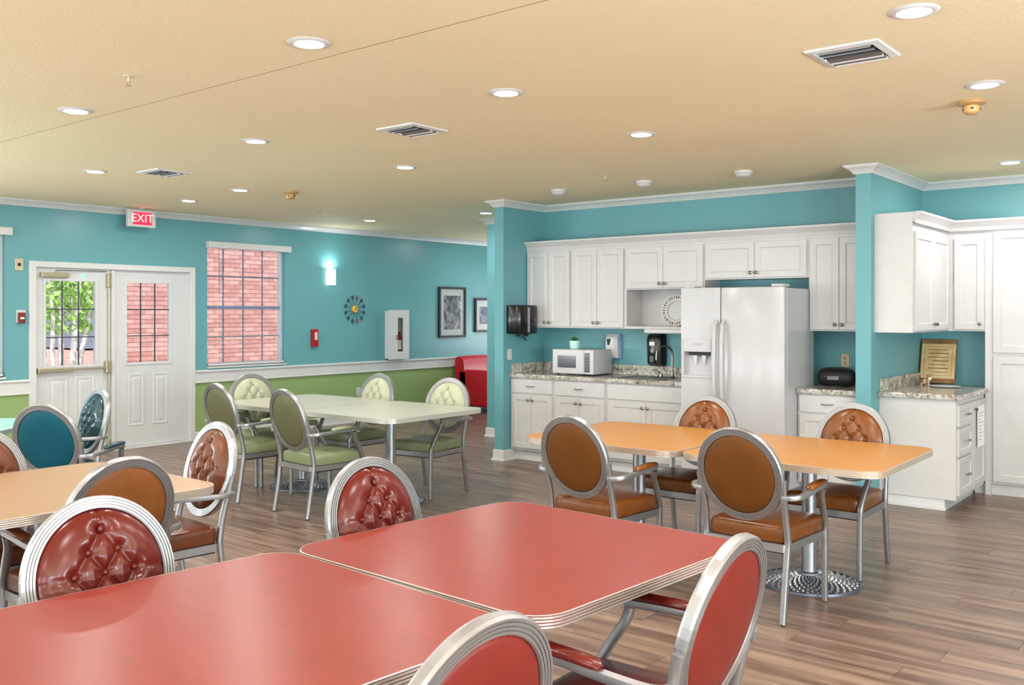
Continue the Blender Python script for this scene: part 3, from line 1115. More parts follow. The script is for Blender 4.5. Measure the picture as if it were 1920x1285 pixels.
for sx_ in (-0.35, 0.35):
    for sy_ in (-0.34, 0.33):
        MB().box(sx_ - .04, sx_ + .04, sy_ - .04, sy_ + .04, 0.0, 0.0895, 0.006).build('leg', M['wood_dark'], ac)

# ------------------------------------------------------------------ kitchen


def shaker(name, w, h, mat, parent, loc, rotz=0.0, th=0.02, rail=0.055, flat=False):
    """door or drawer front; local face looks to -Y, origin at lower left back corner"""
    mb = MB()
    rings = []
    if flat:
        prof = [(0, 0), (0, -th + .003), (.003, -th), (min(w, h) * .49, -th)]
    else:
        prof = [(0, 0), (0, -th + .003), (.003, -th), (rail, -th), (rail + .008, -th + .009), (min(w, h) * .48, -th + .009)]
    for ins, y in prof:
        rings.append([(ins, y, ins), (w - ins, y, ins), (w - ins, y, h - ins), (ins, y, h - ins)])
    mb.loft(rings)
    return mb.build(name, mat, parent, loc=loc, rotz=rotz)


def knob(parent, x, z, y=-0.02):
    MB().lathe([(0.001, y), (0.007, y), (0.006, y - 0.012), (0.015, y - 0.018), (0.016, y - 0.024), (0.010, y - 0.03), (0.001, y - 0.031)], (x, 0, z), 'y', 14).build('knob', M['chrome'], parent, 40)


def pull(parent, x, z, w=0.09, y=-0.02):
    MB().tube([(x - w / 2, y + .001, z), (x - w / 2, y - .022, z), (x - w * .3, y - .027, z), (x, y - .029, z - 0.003), (x + w * .3, y - .027, z), (x + w / 2, y - .022, z), (x + w / 2, y + .001, z)], 0.0048, 8).build('pull_handle', M['chrome'], parent, 50)


YB, YU = 7.755, 8.035      # cabinet box fronts; the doors stand proud of them
TOE = 0.115


def base_cab(x0, x1, lab, drawer='pull', doors=2, knobs='mid'):
    c = thing('base_cabinet', lab, 'cabinet', (x0, YB + 0.02, 0), 0, 'white base cabinets under the granite')
    w = x1 - x0
    d = 8.369 - (YB + 0.02)
    MB().box(0.0005, w - .0005, 0.0, d, TOE, 0.874).build('cabinet_box', M['cab'], c)
    MB().box(0.0005, w - .0005, 0.06, d, 0.0, TOE).build('toe_kick', M['trim'], c)
    MB().box(0.0005, w - .0005, 0.045, 0.0595, 0.0, 0.02, 0.004).build('shoe_moulding', M['trim'], c)
    m = 0.02
    df = shaker('drawer', w - 2 * m, 0.145, M['cab'], c, (m, 0, 0.715), flat=True)
    if drawer == 'pull':
        pull(df, (w - 2 * m) / 2, 0.075)
    dw = (w - 2 * m - 0.004 * (doors - 1)) / doors
    for i in range(doors):
        dd = shaker('door', dw, 0.56, M['cab'], c, (m + i * (dw + .004), 0, TOE + .022))
        knob(dd, (dw - 0.028) if i == 0 else 0.028, 0.51)
    return c


base_cab(-6.259, -5.69, 'narrow white base cabinet with drawer next to the left partition')
base_cab(-5.69, -5.05, 'white base cabinet with drawer under the microwave, second from the left partition')
base_cab(-5.05, -4.15, 'wide white sink base cabinet left of the refrigerator', drawer=None)
base_cab(-3.118, -2.588, 'white base cabinet under the black speaker, right of the refrigerator')


def countertop(name, lab, x0, x1, y0, y1, b=0.008):
    o = thing(name, lab, 'countertop', (x0, y0, 0.874))
    MB().box(0, x1 - x0, 0, y1 - y0, 0, 0.041, b).build('slab', M['granite'], o)
    return o


ct = countertop('granite_countertop', 'long speckled granite countertop with sink, left of the refrigerator', -6.259, -4.15, 7.73, 8.369)
MB().box(0.021, 2.109, 0.617, 0.638, 0.0411, 0.142, 0.003).build('backsplash', M['granite'], ct)
MB().box(0.0005, 0.0205, 0.05, 0.638, 0.0411, 0.142, 0.003).build('backsplash', M['granite'], ct)
ct2 = countertop('granite_countertop', 'short speckled granite countertop under the black speaker', -3.118, -2.588, 7.73, 8.369)
MB().box(0.0, 0.529, 0.617, 0.638, 0.0411, 0.142, 0.003).build('backsplash', M['granite'], ct2)

# sink and tap
sk = thing('kitchen_sink', 'drop-in steel sink bowl rim set in the granite left of the refrigerator', 'sink', (-4.73, 8.02, 0.915))
rg = []
for (h, v, z) in ((0.27, 0.2, 0.0005), (0.268, 0.198, 0.005), (0.25, 0.18, 0.006), (0.245, 0.175, 0.002)):
    pts_ = []
    for i in range(32):
        a = 2 * PI * i / 32
        ca, sa = math.cos(a), math.sin(a)
        pts_.append((h * math.copysign(abs(ca) ** 0.4, ca), v * math.copysign(abs(sa) ** 0.4, sa), z))
    rg.append(pts_)
MB().loft(rg, cap=False).build('rim', M['chrome'], sk, 40)
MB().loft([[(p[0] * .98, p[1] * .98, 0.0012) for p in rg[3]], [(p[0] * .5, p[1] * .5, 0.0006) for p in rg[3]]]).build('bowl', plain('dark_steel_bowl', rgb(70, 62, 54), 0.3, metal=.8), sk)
fc = thing('gooseneck_tap', 'brushed gooseneck tap with side lever behind the sink', 'tap', (-4.60, 8.27, 0.9155))
MB().lathe([(0.001, 0), (0.028, 0), (0.028, 0.008), (0.018, 0.014), (0.014, 0.05), (0.001, 0.05)], seg=18).build('tap_base', M['chrome'], fc, 40)
pth = [(0, 0, 0.03), (0, 0, 0.2)] + [(-0.055 + 0.055 * math.cos(t_), -0.06 + 0.06 * math.cos(t_), 0.235 + 0.075 * math.sin(t_)) for t_ in [PI * k / 10 for k in range(0, 11)]] + [(-0.112, -0.122, 0.20), (-0.112, -0.122, 0.17)]
MB().tube(pth, 0.0105, 10, up=(0.5, -0.5, 0.1)).build('spout', M['chrome'], fc, 60)
MB().lathe([(0.001, 0), (0.02, 0), (0.018, 0.03), (0.001, 0.034)], (-0.13, 0, 0), seg=14).build('handle_base', M['chrome'], fc, 40)
MB().tube([(-0.13, 0, 0.025), (-0.15, -0.02, 0.06), (-0.19, -0.03, 0.075)], 0.006, 8).build('lever', M['chrome'], fc, 50)

# wall cabinets
CABCR = [(0.0, 0.0), (0.004, 0.0), (0.012, 0.03), (0.036, 0.06), (0.05, 0.075), (0.05, 0.092), (0.0, 0.092)]


def wall_cab(x0, x1, z0, z1, lab, doors=2, name='wall_cabinet'):
    c = thing(name, lab, 'cabinet', (x0, YU + 0.02, 0), 0, 'white wall cabinets in the kitchen')
    w = x1 - x0
    d = 8.369 - (YU + 0.02)
    MB().box(0.0005, w - .0005, 0.0, d, z0, 2.228).build('cabinet_box', M['cab'], c)
    m = 0.014
    dw = (w - 2 * m - 0.004) / 2
    for i in range(2):
        dd = shaker('door', dw, z1 - z0 - 0.024, M['cab'], c, (m + i * (dw + .004), 0, z0 + .012))
        knob(dd, (dw - 0.028) if i == 0 else 0.028, 0.045)
    return c


wall_cab(-6.259, -5.675, 1.397, 2.215, 'tall white wall cabinet leftmost, beside the black towel dispenser')
wall_cab(-5.675, -5.015, 1.397, 2.215, 'tall white wall cabinet directly over the microwave')
u3 = wall_cab(-5.015, -4.135, 1.785, 2.215, 'short white wall cabinet above the open niche with the plate')
wall_cab(-4.135, -3.13, 1.865, 2.215, 'short white wall cabinet above the refrigerator')
wall_cab(-3.13, -2.588, 1.397, 2.215, 'white wall cabinet right of the refrigerator by the partition')
# open niche below the third cabinet
nb = MB()
d = 8.369 - (YU + 0.02)
nb.box(0.0005, 0.018, 0, d, 1.397, 1.7845)
nb.box(0.862, 0.879, 0, d, 1.397, 1.7845)
nb.box(0.018, 0.862, 0, d, 1.397, 1.42)
nb.box(0.018, 0.862, d - 0.012, d, 1.42, 1.7845)
nb.build('open_niche', M['cab'], u3)
ul = thing('under_cabinet_light', 'white under-cabinet light strip over the black soap dispenser', 'light fixture', (-4.80, 8.06, 1.3965))
MB().box(0, 0.64, 0, 0.12, -0.04, -0.0005, 0.006).build('housing', M['plastic'], ul)
MB().box(0.03, 0.61, 0.015, 0.105, -0.043, -0.0395, 0.001).build('diffuser', M['paper'], ul)
o = crown_run('cabinet_crown', [(-2.589, YU + 0.019), (-6.259, YU + 0.019)], [(p[0], p[1]) for p in CABCR], 2.2285, M['cab'])
# room lies on -Y: travel -X puts -Y on the left-hand side
tag(o, 'long white crown moulding along the top of the kitchen wall cabinets', 'moulding')

# refrigerator
ink_grey = plain('pale_grey_print', rgb(176, 176, 176), 0.5)
rf = thing('refrigerator', 'white side-by-side refrigerator with ice and water dispenser', 'refrigerator', (-4.085, 7.50, 0))
W = 0.965
MB().box(0.004, W - .004, 0.065, 0.66, 0.03, 1.765, 0.008).build('body', M['appliance'], rf)
MB().box(0.01, W - .01, 0.05, 0.6, 0.0, 0.09).build('base_grille', M['plastic'], rf)
SPL = 0.385
mk = MB()
# freezer door with dispenser recess
rx0, rx1, rz0, rz1 = 0.035, 0.30, 1.0, 1.21
mk.box(0.002, rx0, 0, 0.06, 0.095, 1.775)
mk.box(rx1, SPL - .003, 0, 0.06, 0.095, 1.775)
mk.box(rx0, rx1, 0, 0.06, rz1, 1.775)
mk.box(rx0, rx1, 0, 0.06, 0.095, rz0)
mk.box(rx0, rx1, 0.045, 0.06, rz0, rz1)
fd = mk.build('freezer_door', M['appliance'], rf)
fd2 = MB().box(SPL + .003, W - .002, 0, 0.06, 0.095, 1.775, 0.012).build('refrigerator_door', M['appliance'], rf, 40)
db = MB()
a_, b_, c_, d_ = rx0 - .02, rx1 + .02, rz0 - .02, rz1 + .115
db.box(a_, rx0, -0.012, -0.0005, c_, d_, 0.004)
db.box(rx1, b_, -0.012, -0.0005, c_, d_, 0.004)
db.box(rx0, rx1, -0.012, -0.0005, c_, rz0, 0.004)
db.box(rx0, rx1, -0.016, -0.0005, rz1, d_, 0.004)
db.build('dispenser_frame', M['appliance'], fd)
MB().box(0.12, 0.22, -0.0175, -0.0155, 1.27, 1.29).build('control_strip', ink_grey, fd)
MB().box(rx0 + .04, rx1 - .002, 0.0, 0.03, rz1 - .03, rz1 - .0005, 0.004).build('dispenser_hood', M['blackm'], fd)
for px_ in (0.135, 0.22):
    MB()._add([(0, 0, 0)], []) or None
    t_ = MB()
    t_.loft([[(px_ - .022, 0.008, 1.185), (px_ + .022, 0.008, 1.185), (px_ + .022, 0.016, 1.185), (px_ - .022, 0.016, 1.185)], [(px_ - .006, 0.02, 1.10), (px_ + .006, 0.02, 1.10), (px_ + .006, 0.028, 1.10), (px_ - .006, 0.028, 1.10)]])
    t_.build('dispenser_paddle', M['plastic'], fd)


def fr_handle(x, parent):
    p = [(x, -0.002, 1.49), (x, -0.04, 1.45), (x, -0.052, 1.3), (x, -0.055, 1.1), (x, -0.052, 0.92), (x, -0.04, 0.8), (x, -0.002, 0.76)]
    MB().sweep(p, [(-.014, -.008), (.014, -.008), (.014, .006), (.006, .01), (-.006, .01), (-.014, .006)], up=(0, 1, 0)).build('door_handle', M['appliance'], parent, 50)


fr_handle(SPL - 0.035, fd)
fr_handle(SPL + 0.035, fd2)
MB().box(0.03, 0.12, 0.02, 0.16, 1.7755, 1.792, 0.005).build('hinge_cover', M['appliance'], rf)
MB().box(W - .13, W - .02, 0.02, 0.16, 1.7755, 1.80, 0.008).build('hinge_cover', M['appliance'], rf)

# microwave with a plant pot on top
mw = thing('microwave', 'white countertop microwave under the wall cabinets', 'microwave', (-5.80, 7.90, 0.9155), math.radians(2))
MB().box(0, 0.50, 0.012, 0.36, 0.012, 0.265, 0.01).build('case', M['appliance'], mw, 40)
md = MB()
md.box(0.0, 0.385, -0.006, 0.0115, 0.014, 0.263, 0.006)
d_ = md.build('oven_door', M['appliance'], mw)
MB().box(0.065, 0.29, -0.0075, -0.0055, 0.075, 0.20, 0.001).build('door_window', plain('smoked_glass', rgb(70, 72, 84), 0.12), d_)
MB().box(0.387, 0.50, -0.006, 0.0115, 0.014, 0.263, 0.006).build('control_panel', M['appliance'], mw)
pc = MB().box(0.395, 0.455, -0.008, -0.0055, 0.035, 0.232, 0.001).build('keypad', M['black'], mw)
for r_ in range(4):
    for c_ in range(3):
        MB().box(0.402 + .017 * c_, 0.413 + .017 * c_, -0.0088, -0.0078, 0.06 + .028 * r_, 0.075 + .028 * r_).build('key_button', M['grey'], pc)
MB().box(0.403, 0.448, -0.0088, -0.0078, 0.19, 0.22).build('display', plain('display_grey', rgb(110, 110, 100), 0.3), pc)
for fx_ in (0.04, 0.46):
    for fy_ in (0.04, 0.32):
        MB().lathe([(0.012, 0.0), (0.012, 0.013)], (fx_, fy_, 0), seg=10).build('foot', M['blackm'], mw)
pp = thing('succulent_pot', 'tiny green succulent in a pale mint pot on the microwave', 'plant', (-5.62, 8.04, 1.1808))
MB().lathe([(0.001, 0.0), (0.042, 0.0), (0.052, 0.012), (0.056, 0.045), (0.056, 0.085), (0.05, 0.085), (0.048, 0.076), (0.001, 0.074)], seg=24).build('pot', M['mint'], pp, 40)
sc_m = MB()
for k in range(26):
    a = k * 2.399
    r_ = 0.006 + 0.0012 * k
    tip = Vector((1.5 * r_ * math.cos(a), 1.5 * r_ * math.sin(a), 0.135 - 0.0009 * k))
    base = Vector((r_ * .5 * math.cos(a), r_ * .5 * math.sin(a), 0.076))
    side = Vector((-math.sin(a), math.cos(a), 0)) * 0.007
    mid = (tip + base) / 2 + Vector((math.cos(a), math.sin(a), 0)) * 0.004
    sc_m._add([base - side * .5, base + side * .5, mid + side, tip, mid - side], [(0, 1, 2, 3, 4)])
sc_m.build('leaves', M['leaf'], pp)

# dispensers
td = thing('paper_towel_dispenser', 'black paper towel dispenser with silver strip on the left partition', 'dispenser', (-6.26, 7.70, 1.335))
rings = []
prof = [(0.001, 0.0), (0.13, 0.0), (0.165, 0.03), (0.185, 0.10), (0.19, 0.17), (0.185, 0.25), (0.16, 0.32), (0.12, 0.34), (0.001, 0.34)]
for z, k in ((0.0, .96), (0.012, 1.0), (0.285, 1.0), (0.30, .96)):
    rings.append([(max(.001, p[0] * k), 0.17 + (p[1] - 0.17) * k, z) for p in prof])
MB().loft(rings).build('cover', M['black'], td, 40)
MB().box(0.186, 0.192, 0.125, 0.16, 0.015, 0.28, 0.002).build('silver_strip', plain('silver_film', rgb(150, 146, 160), 0.3), td)
MB().box(0.18, 0.191, 0.24, 0.30, 0.14, 0.155, 0.002).build('lock_badge', M['grey'], td)
MB().box(0.06, 0.14, 0.11, 0.20, -0.03, -0.0005, 0.004).build('paper_slot', M['black'], td)
MB().tube([(0.10, 0.14, -0.025), (0.125, 0.155, -0.055), (0.14, 0.165, -0.075)], 0.009, 8).build('lever', M['blackm'], td, 50)
sw = thing('light_switch', 'white light switch plate on the partition below the black towel dispenser', 'switch', (-6.26, 7.75, 1.115))
MB().box(0.001, 0.007, -0.036, 0.036, -0.058, 0.058, 0.002).build('cover_plate', M['plastic'], sw)
MB().box(0.007, 0.011, -0.016, 0.016, -0.03, 0.03, 0.002).build('rocker', M['plastic'], sw)
sd_ = thing('soap_dispenser', 'white wall soap dispenser between microwave and sink', 'dispenser', (-5.40, 8.369, 1.07))
MB().box(0.0, 0.16, -0.02, -0.001, 0.0, 0.26, 0.008).build('back_plate', plain('periwinkle_plastic', rgb(110, 140, 196), 0.4), sd_)
rings = []
for z, d_ in ((0.015, 0.06), (0.05, 0.09), (0.14, 0.105), (0.23, 0.095), (0.265, 0.06)):
    rings.append([(-0.01, -0.021, z), (-0.01, -d_ * .7, z), (0.02, -d_, z), (0.11, -d_, z), (0.14, -d_ * .7, z), (0.14, -0.021, z)])
MB().loft(rings).build('cover', M['plastic'], sd_, 30)
MB().loft([[(0.04, -0.10, 0.15), (0.062, -0.10, 0.15), (0.062, -0.108, 0.15), (0.04, -0.108, 0.15)], [(0.03, -0.096, 0.215), (0.075, -0.096, 0.215), (0.075, -0.1045, 0.215), (0.03, -0.1045, 0.215)]]).build('sight_window', M['blackm'], sd_)
MB().box(0.04, 0.075, -0.095, -0.06, -0.01, 0.03, 0.006).build('nozzle', plain('clear_blue', rgb(150, 180, 224), 0.2), sd_)
bd = thing('soap_dispenser', 'glossy black wall soap dispenser behind the tap', 'dispenser', (-4.91, 8.369, 1.02))
rings = []
for z, d_, k in ((0.0, 0.06, .9), (0.02, 0.09, 1), (0.12, 0.10, 1), (0.26, 0.11, 1), (0.31, 0.09, .95), (0.325, 0.05, .85)):
    cx_ = 0.095
    rings.append([(cx_ + (x - cx_) * k, y, z) for x, y in ((0, -0.001), (0.0, -d_ * .6), (0.02, -d_ * .9), (0.05, -d_), (0.14, -d_), (0.17, -d_ * .9), (0.19, -d_ * .6), (0.19, -0.001))])
MB().loft(rings).build('cover', M['black'], bd, 40)
MB().box(0.055, 0.115, -0.1125, -0.108, 0.205, 0.245, 0.001).build('front_badge', M['paper'], bd)
MB().lathe([(0.001, -0.106), (0.022, -0.106), (0.024, -0.10), (0.024, -0.09)], (0.085, 0, 0.155), 'y', 18).build('push_lens', M['grey'], bd, 40)
MB().box(0.05, 0.11, -0.115, -0.09, 0.03, 0.11, 0.01).build('push_bar', M['black'], bd)

# decorative plate in the niche
pl = thing('decorative_plate', 'white plate with brown and gold rim ticks standing in the niche', 'plate', (-4.56, 8.26, 1.4205))
mbp = MB()
mbp.lathe([(0.001, 0.0), (0.09, 0.0), (0.10, -0.012), (0.158, -0.022), (0.16, -0.018), (0.10, -0.004), (0.088, 0.008), (0.001, 0.008)], (0, 0, 0.158), 'y', 40)
pb_ = mbp.build('plate_body', M['plastic'], pl, 40)
pb_.rotation_euler = (math.radians(-8), 0, 0)
gold = plain('gold_rim_paint', rgb(186, 150, 92), 0.4)
for k in range(32):
    a = 2 * PI * k / 32
    r0, r1 = 0.118, 0.146
    q = MB()
    ca, sa = math.cos(a), math.sin(a)
    tx, tz = -sa * 0.0048, ca * 0.0048
    y0_, y1_ = -0.0165, -0.0215
    pts4 = [(r0 * ca - tx, y0_, .158 + r0 * sa - tz), (r0 * ca + tx, y0_, .158 + r0 * sa + tz), (r1 * ca + tx * 1.3, y1_, .158 + r1 * sa + tz * 1.3), (r1 * ca - tx * 1.3, y1_, .158 + r1 * sa - tz * 1.3)]
    q.loft([pts4, [(p[0], p[1] - .002, p[2]) for p in pts4]])
    q.build('rim_tick', gold if k % 3 == 0 else M['ink'] if k % 3 == 1 else M['wood_dark'], pb_)
MB().tube([(-0.05, -0.03, 0.0035), (-0.05, 0.05, 0.0035), (-0.05, 0.055, 0.12)], 0.003, 6).tube([(0.05, -0.03, 0.0035), (0.05, 0.05, 0.0035), (0.05, 0.055, 0.12)], 0.003, 6).build('stand', M['brass'], pl)

ko = thing('wall_outlet', 'beige outlet above the short countertop right of the refrigerator', 'outlet', (-2.92, 8.369, 1.13))
MB().box(-0.036, 0.036, -0.007, -0.001, -0.058, 0.058, 0.002).build('cover_plate', M['beige'], ko)
for z in (-0.022, 0.022):
    MB().box(-0.014, 0.014, -0.009, -0.007, z - .014, z + .014, 0.001).build('socket', M['tan'], ko)

bs = thing('portable_speaker', 'black rounded portable speaker lying on the short granite countertop', 'speaker', (-2.90, 8.10, 0.9155), math.radians(4))
rings = []
for i in range(13):
    x = -0.16 + 0.32 * i / 12
    k = (1 - abs(2 * i / 12 - 1) ** 4) ** 0.5 * 0.35 + 0.65 if 0 < i < 12 else 0.5
    rings.append([(x, 0.065 * k * math.cos(a), 0.076 + 0.075 * k * math.sin(a)) for a in [2 * PI * j / 20 for j in range(20)]])
MB().loft(rings).build('body', M['blackm'], bs, 50)
MB().box(-0.065, 0.035, -0.072, -0.062, 0.06, 0.095, 0.004).build('badge', M['grey'], bs)
MB().box(-0.06, 0.06, -0.03, 0.03, 0.0, 0.012, 0.004).build('foot', M['blackm'], bs)
MB().tube([(-0.16, 0, 0.1), (-0.13, 0, 0.145), (-0.06, 0, 0.158), (0.06, 0, 0.158), (0.13, 0, 0.145), (0.16, 0, 0.1)], 0.01, 8).build('carry_handle', M['blackm'], bs, 50)

# ------------------------------------------------------------------ right alcove: peninsula, corner uppers, tall cabinet
XP = -2.464
pe = thing('drawer_cabinet', 'white base cabinet with three drawers and plain end panel facing the room', 'cabinet', (XP, 7.86, 0))
wx = -1.885 - XP
MB().box(0, wx, 0, 0.93, 0.09, 0.874).build('cabinet_box', M['cab'], pe)
MB().box(0, wx - 0.085, 0.012, 0.93, 0, 0.09).build('toe_kick', M['trim'], pe)
MB().box(0, wx - 0.075, 0.0, 0.0115, 0, 0.03, 0.003).build('shoe_moulding', M['trim'], pe)
MB().box(0, 0.32, 0.9305, 1.218, 0.0, 0.8735).build('corner_box', M['cab'], pe)
for (z0, h) in ((0.665, 0.165), (0.43, 0.215), (0.125, 0.285)):
    dd = shaker('drawer', 0.42, h, M['cab'], pe, (wx, 0.03, z0), PI / 2, rail=0.045)
    pull(dd, 0.21 + 0.03, h / 2)
dd = shaker('door', 0.42, 0.705, M['cab'], pe, (wx, 0.475, 0.125), PI / 2)
knob(dd, 0.03, 0.64)
ink2 = plain('light_grey_print', rgb(150, 150, 150), 0.8)
no = thing('paper_notice', 'white paper notice with grey text taped to the door beside the drawers', 'paper', (-1.8628, 8.46, 0.44))
MB().box(0, 0.0012, 0, 0.24, 0, 0.34).build('sheet', M['paper'], no)
for k in range(9):
    MB().box(0.0012, 0.0018, 0.03 + .01 * (k % 2), 0.2 - 0.035 * (k % 3), 0.28 - k * 0.028, 0.2845 - k * 0.028).build('text_line', ink2, no)
pc_ = countertop('granite_countertop', 'speckled granite countertop on the end cabinet at right, with plaque', XP, -1.845, 7.815, 8.785)
MB().box(0.0005, 0.0205, 0.04, 1.264, 0.0411, 0.142, 0.003).build('backsplash', M['granite'], pc_)
MB().box(0.0, 0.32, 0.9705, 1.264, 0.0, 0.041, 0.0).build('corner_slab', M['granite'], pc_)
cu = thing('corner_wall_cabinet', 'white corner wall cabinet with plain end panel on the right partition', 'cabinet', (XP, 7.735, 0))
MB().box(0, 0.29, 0, 1.344, 1.397, 2.275).build('cabinet_box', M['cab'], cu)
MB().box(0.0, 0.293, -0.006, 0.0, 1.397, 2.275).box(0.0, 0.293, -0.0065, 0.0005, 2.275, 2.35).build('end_panel', M['cab'], cu)
for i in range(2):
    dd = shaker('door', 0.50, 0.79, M['cab'], cu, (0.29, 0.04 + i * 0.505, 1.41), PI / 2)
    knob(dd, 0.47 if i == 0 else 0.03, 0.05)
MB().box(0.2905, 0.585, 1.075, 1.344, 1.397, 2.275).build('side_box', M['cab'], cu)
dd = shaker('door', 0.238, 0.79, M['cab'], cu, (0.342, 1.075, 1.41))
knob(dd, 0.21, 0.05)
cc = crown_run('crown', [(XP + 1.0, 8.783), (XP + 0.311, 8.783), (XP + 0.311, 7.729)], CABCR, 2.262, M['cab'])
cc.location = (-XP, -7.735, 0)
cc.parent = cu
MB().box(0, 0.31, 0, 1.344, 2.275, 2.35).build('top_box', M['cab'], cu)
tc_ = thing('tall_cabinet', 'tall white pantry cabinet cut off by the right edge', 'cabinet', (-1.833, 8.80, 0))
MB().box(-0.045, -0.0005, 0.004, 0.279, 0.0, 2.262).build('filler_strip', M['cab'], tc_)
MB().box(0, 0.98, 0, 0.279, 0.10, 2.262).build('cabinet_box', M['cab'], tc_)
MB().box(-0.138, 0.98, 0.05, 0.279, 0, 0.09).build('toe_kick', M['trim'], tc_)
for i in range(2):
    dd = shaker('door', 0.46, 1.03, M['cab'], tc_, (0.02 + i * 0.465, 0, 1.215), rail=0.06)
    knob(dd, 0.43 if i == 0 else 0.03, 0.06)
    dd = shaker('door', 0.46, 1.065, M['cab'], tc_, (0.02 + i * 0.465, 0, 0.12), rail=0.06)
    knob(dd, 0.43 if i == 0 else 0.03, 1.0)

pq = thing('wooden_plaque', 'wooden plaque with parchment text leaning in the alcove corner', 'plaque', (-2.30, 8.93, 0.919), math.radians(0))
tilt = math.radians(-14)
bdy = MB().box(-0.15, 0.15, -0.012, 0.012, 0.0, 0.40, 0.003).build('board', plain('rustic_board', rgb(126, 92, 54), 0.6, vary=.3, vscale=18), pq)
bdy.rotation_euler = (tilt, 0, 0)
bdy.location = (0, -0.0, 0.008)
MB().box(-0.142, 0.145, -0.0145, -0.0118, 0.04, 0.355, 0.001).build('parchment', M['parchment'], bdy)
for k, (a_, b_) in enumerate([(-.09, .08), (-.08, .09), (-.09, .09), (-.04, .09), (-.08, .07), (-.08, .09), (-.03, .09)]):
    MB().box(a_, b_, -0.0155, -0.0143, 0.298 - k * 0.034, 0.3035 - k * 0.034 + .002 * (k % 2)).build('text_line', M['wood_dark'], bdy)
for (a_, b_, c_, d_) in ((-.115, .12, .328, .331), (-.115, .12, .066, .069), (-.115, -.112, .066, .331), (.117, .12, .066, .331)):
    MB().box(a_, b_, -0.0155, -0.0143, c_, d_).build('border_line', M['ink'], bdy)
fg = thing('animal_figurine', 'small brown and white ceramic animal figurine before the plaque', 'figurine', (-2.34, 8.72, 0.9155), math.radians(-35))
MB().sphere((0, 0, 0.032), 0.03, 12, 8, (1.5, .8, .9)).build('body', M['cow'], fg, 60)
MB().sphere((0.05, 0, 0.062), 0.02, 12, 8, (1.1, .9, .9)).build('head', M['cow'], fg, 60)
MB().lathe([(0.007, 0), (0.001, 0.03)], (0.045, 0.012, 0.072), seg=8).build('ear', M['wood_dark'], fg)
MB().lathe([(0.007, 0), (0.001, 0.03)], (0.045, -0.012, 0.072), seg=8).build('ear', M['wood_dark'], fg)
for q in ((-.03, -.014), (-.03, .014), (.025, -.014), (.025, .014)):
    MB().lathe([(0.008, 0), (0.008, 0.02)], (q[0], q[1], 0), seg=8).build('leg', M['cow'], fg)
MB().tube([(-0.04, 0, 0.045), (-0.07, 0, 0.06), (-0.075, 0.01, 0.09)], 0.005, 6, scales=[1, 1, .6]).build('tail', M['wood_dark'], fg)
dsh = thing('oval_dish', 'flat white oval dish on the granite to the right of the plaque', 'dish', (-2.15, 8.60, 0.9155))
rings = []
for k, z in ((0.4, 0.0), (0.75, 0.002), (1.0, 0.012), (0.97, 0.014), (0.7, 0.006), (0.05, 0.005)):
    rings.append([(0.13 * k * math.cos(a), 0.09 * k * math.sin(a), z) for a in [2 * PI * j / 28 for j in range(28)]])
MB().loft(rings).build('dish_body', M['plastic'], dsh, 50)

# ------------------------------------------------------------------ dining tables
TS = 1.12


def rsq(half, r, n=7, bow=0.0):
    pts_ = []
    for q, (cx_, cy_) in enumerate(((1, 1), (-1, 1), (-1, -1), (1, -1))):
        for i in range(n + 1):
            a = PI / 2 * q + PI / 2 * i / n
            pts_.append((cx_ * (half - r) + r * math.cos(a), cy_ * (half - r) + r * math.sin(a)))
    return pts_


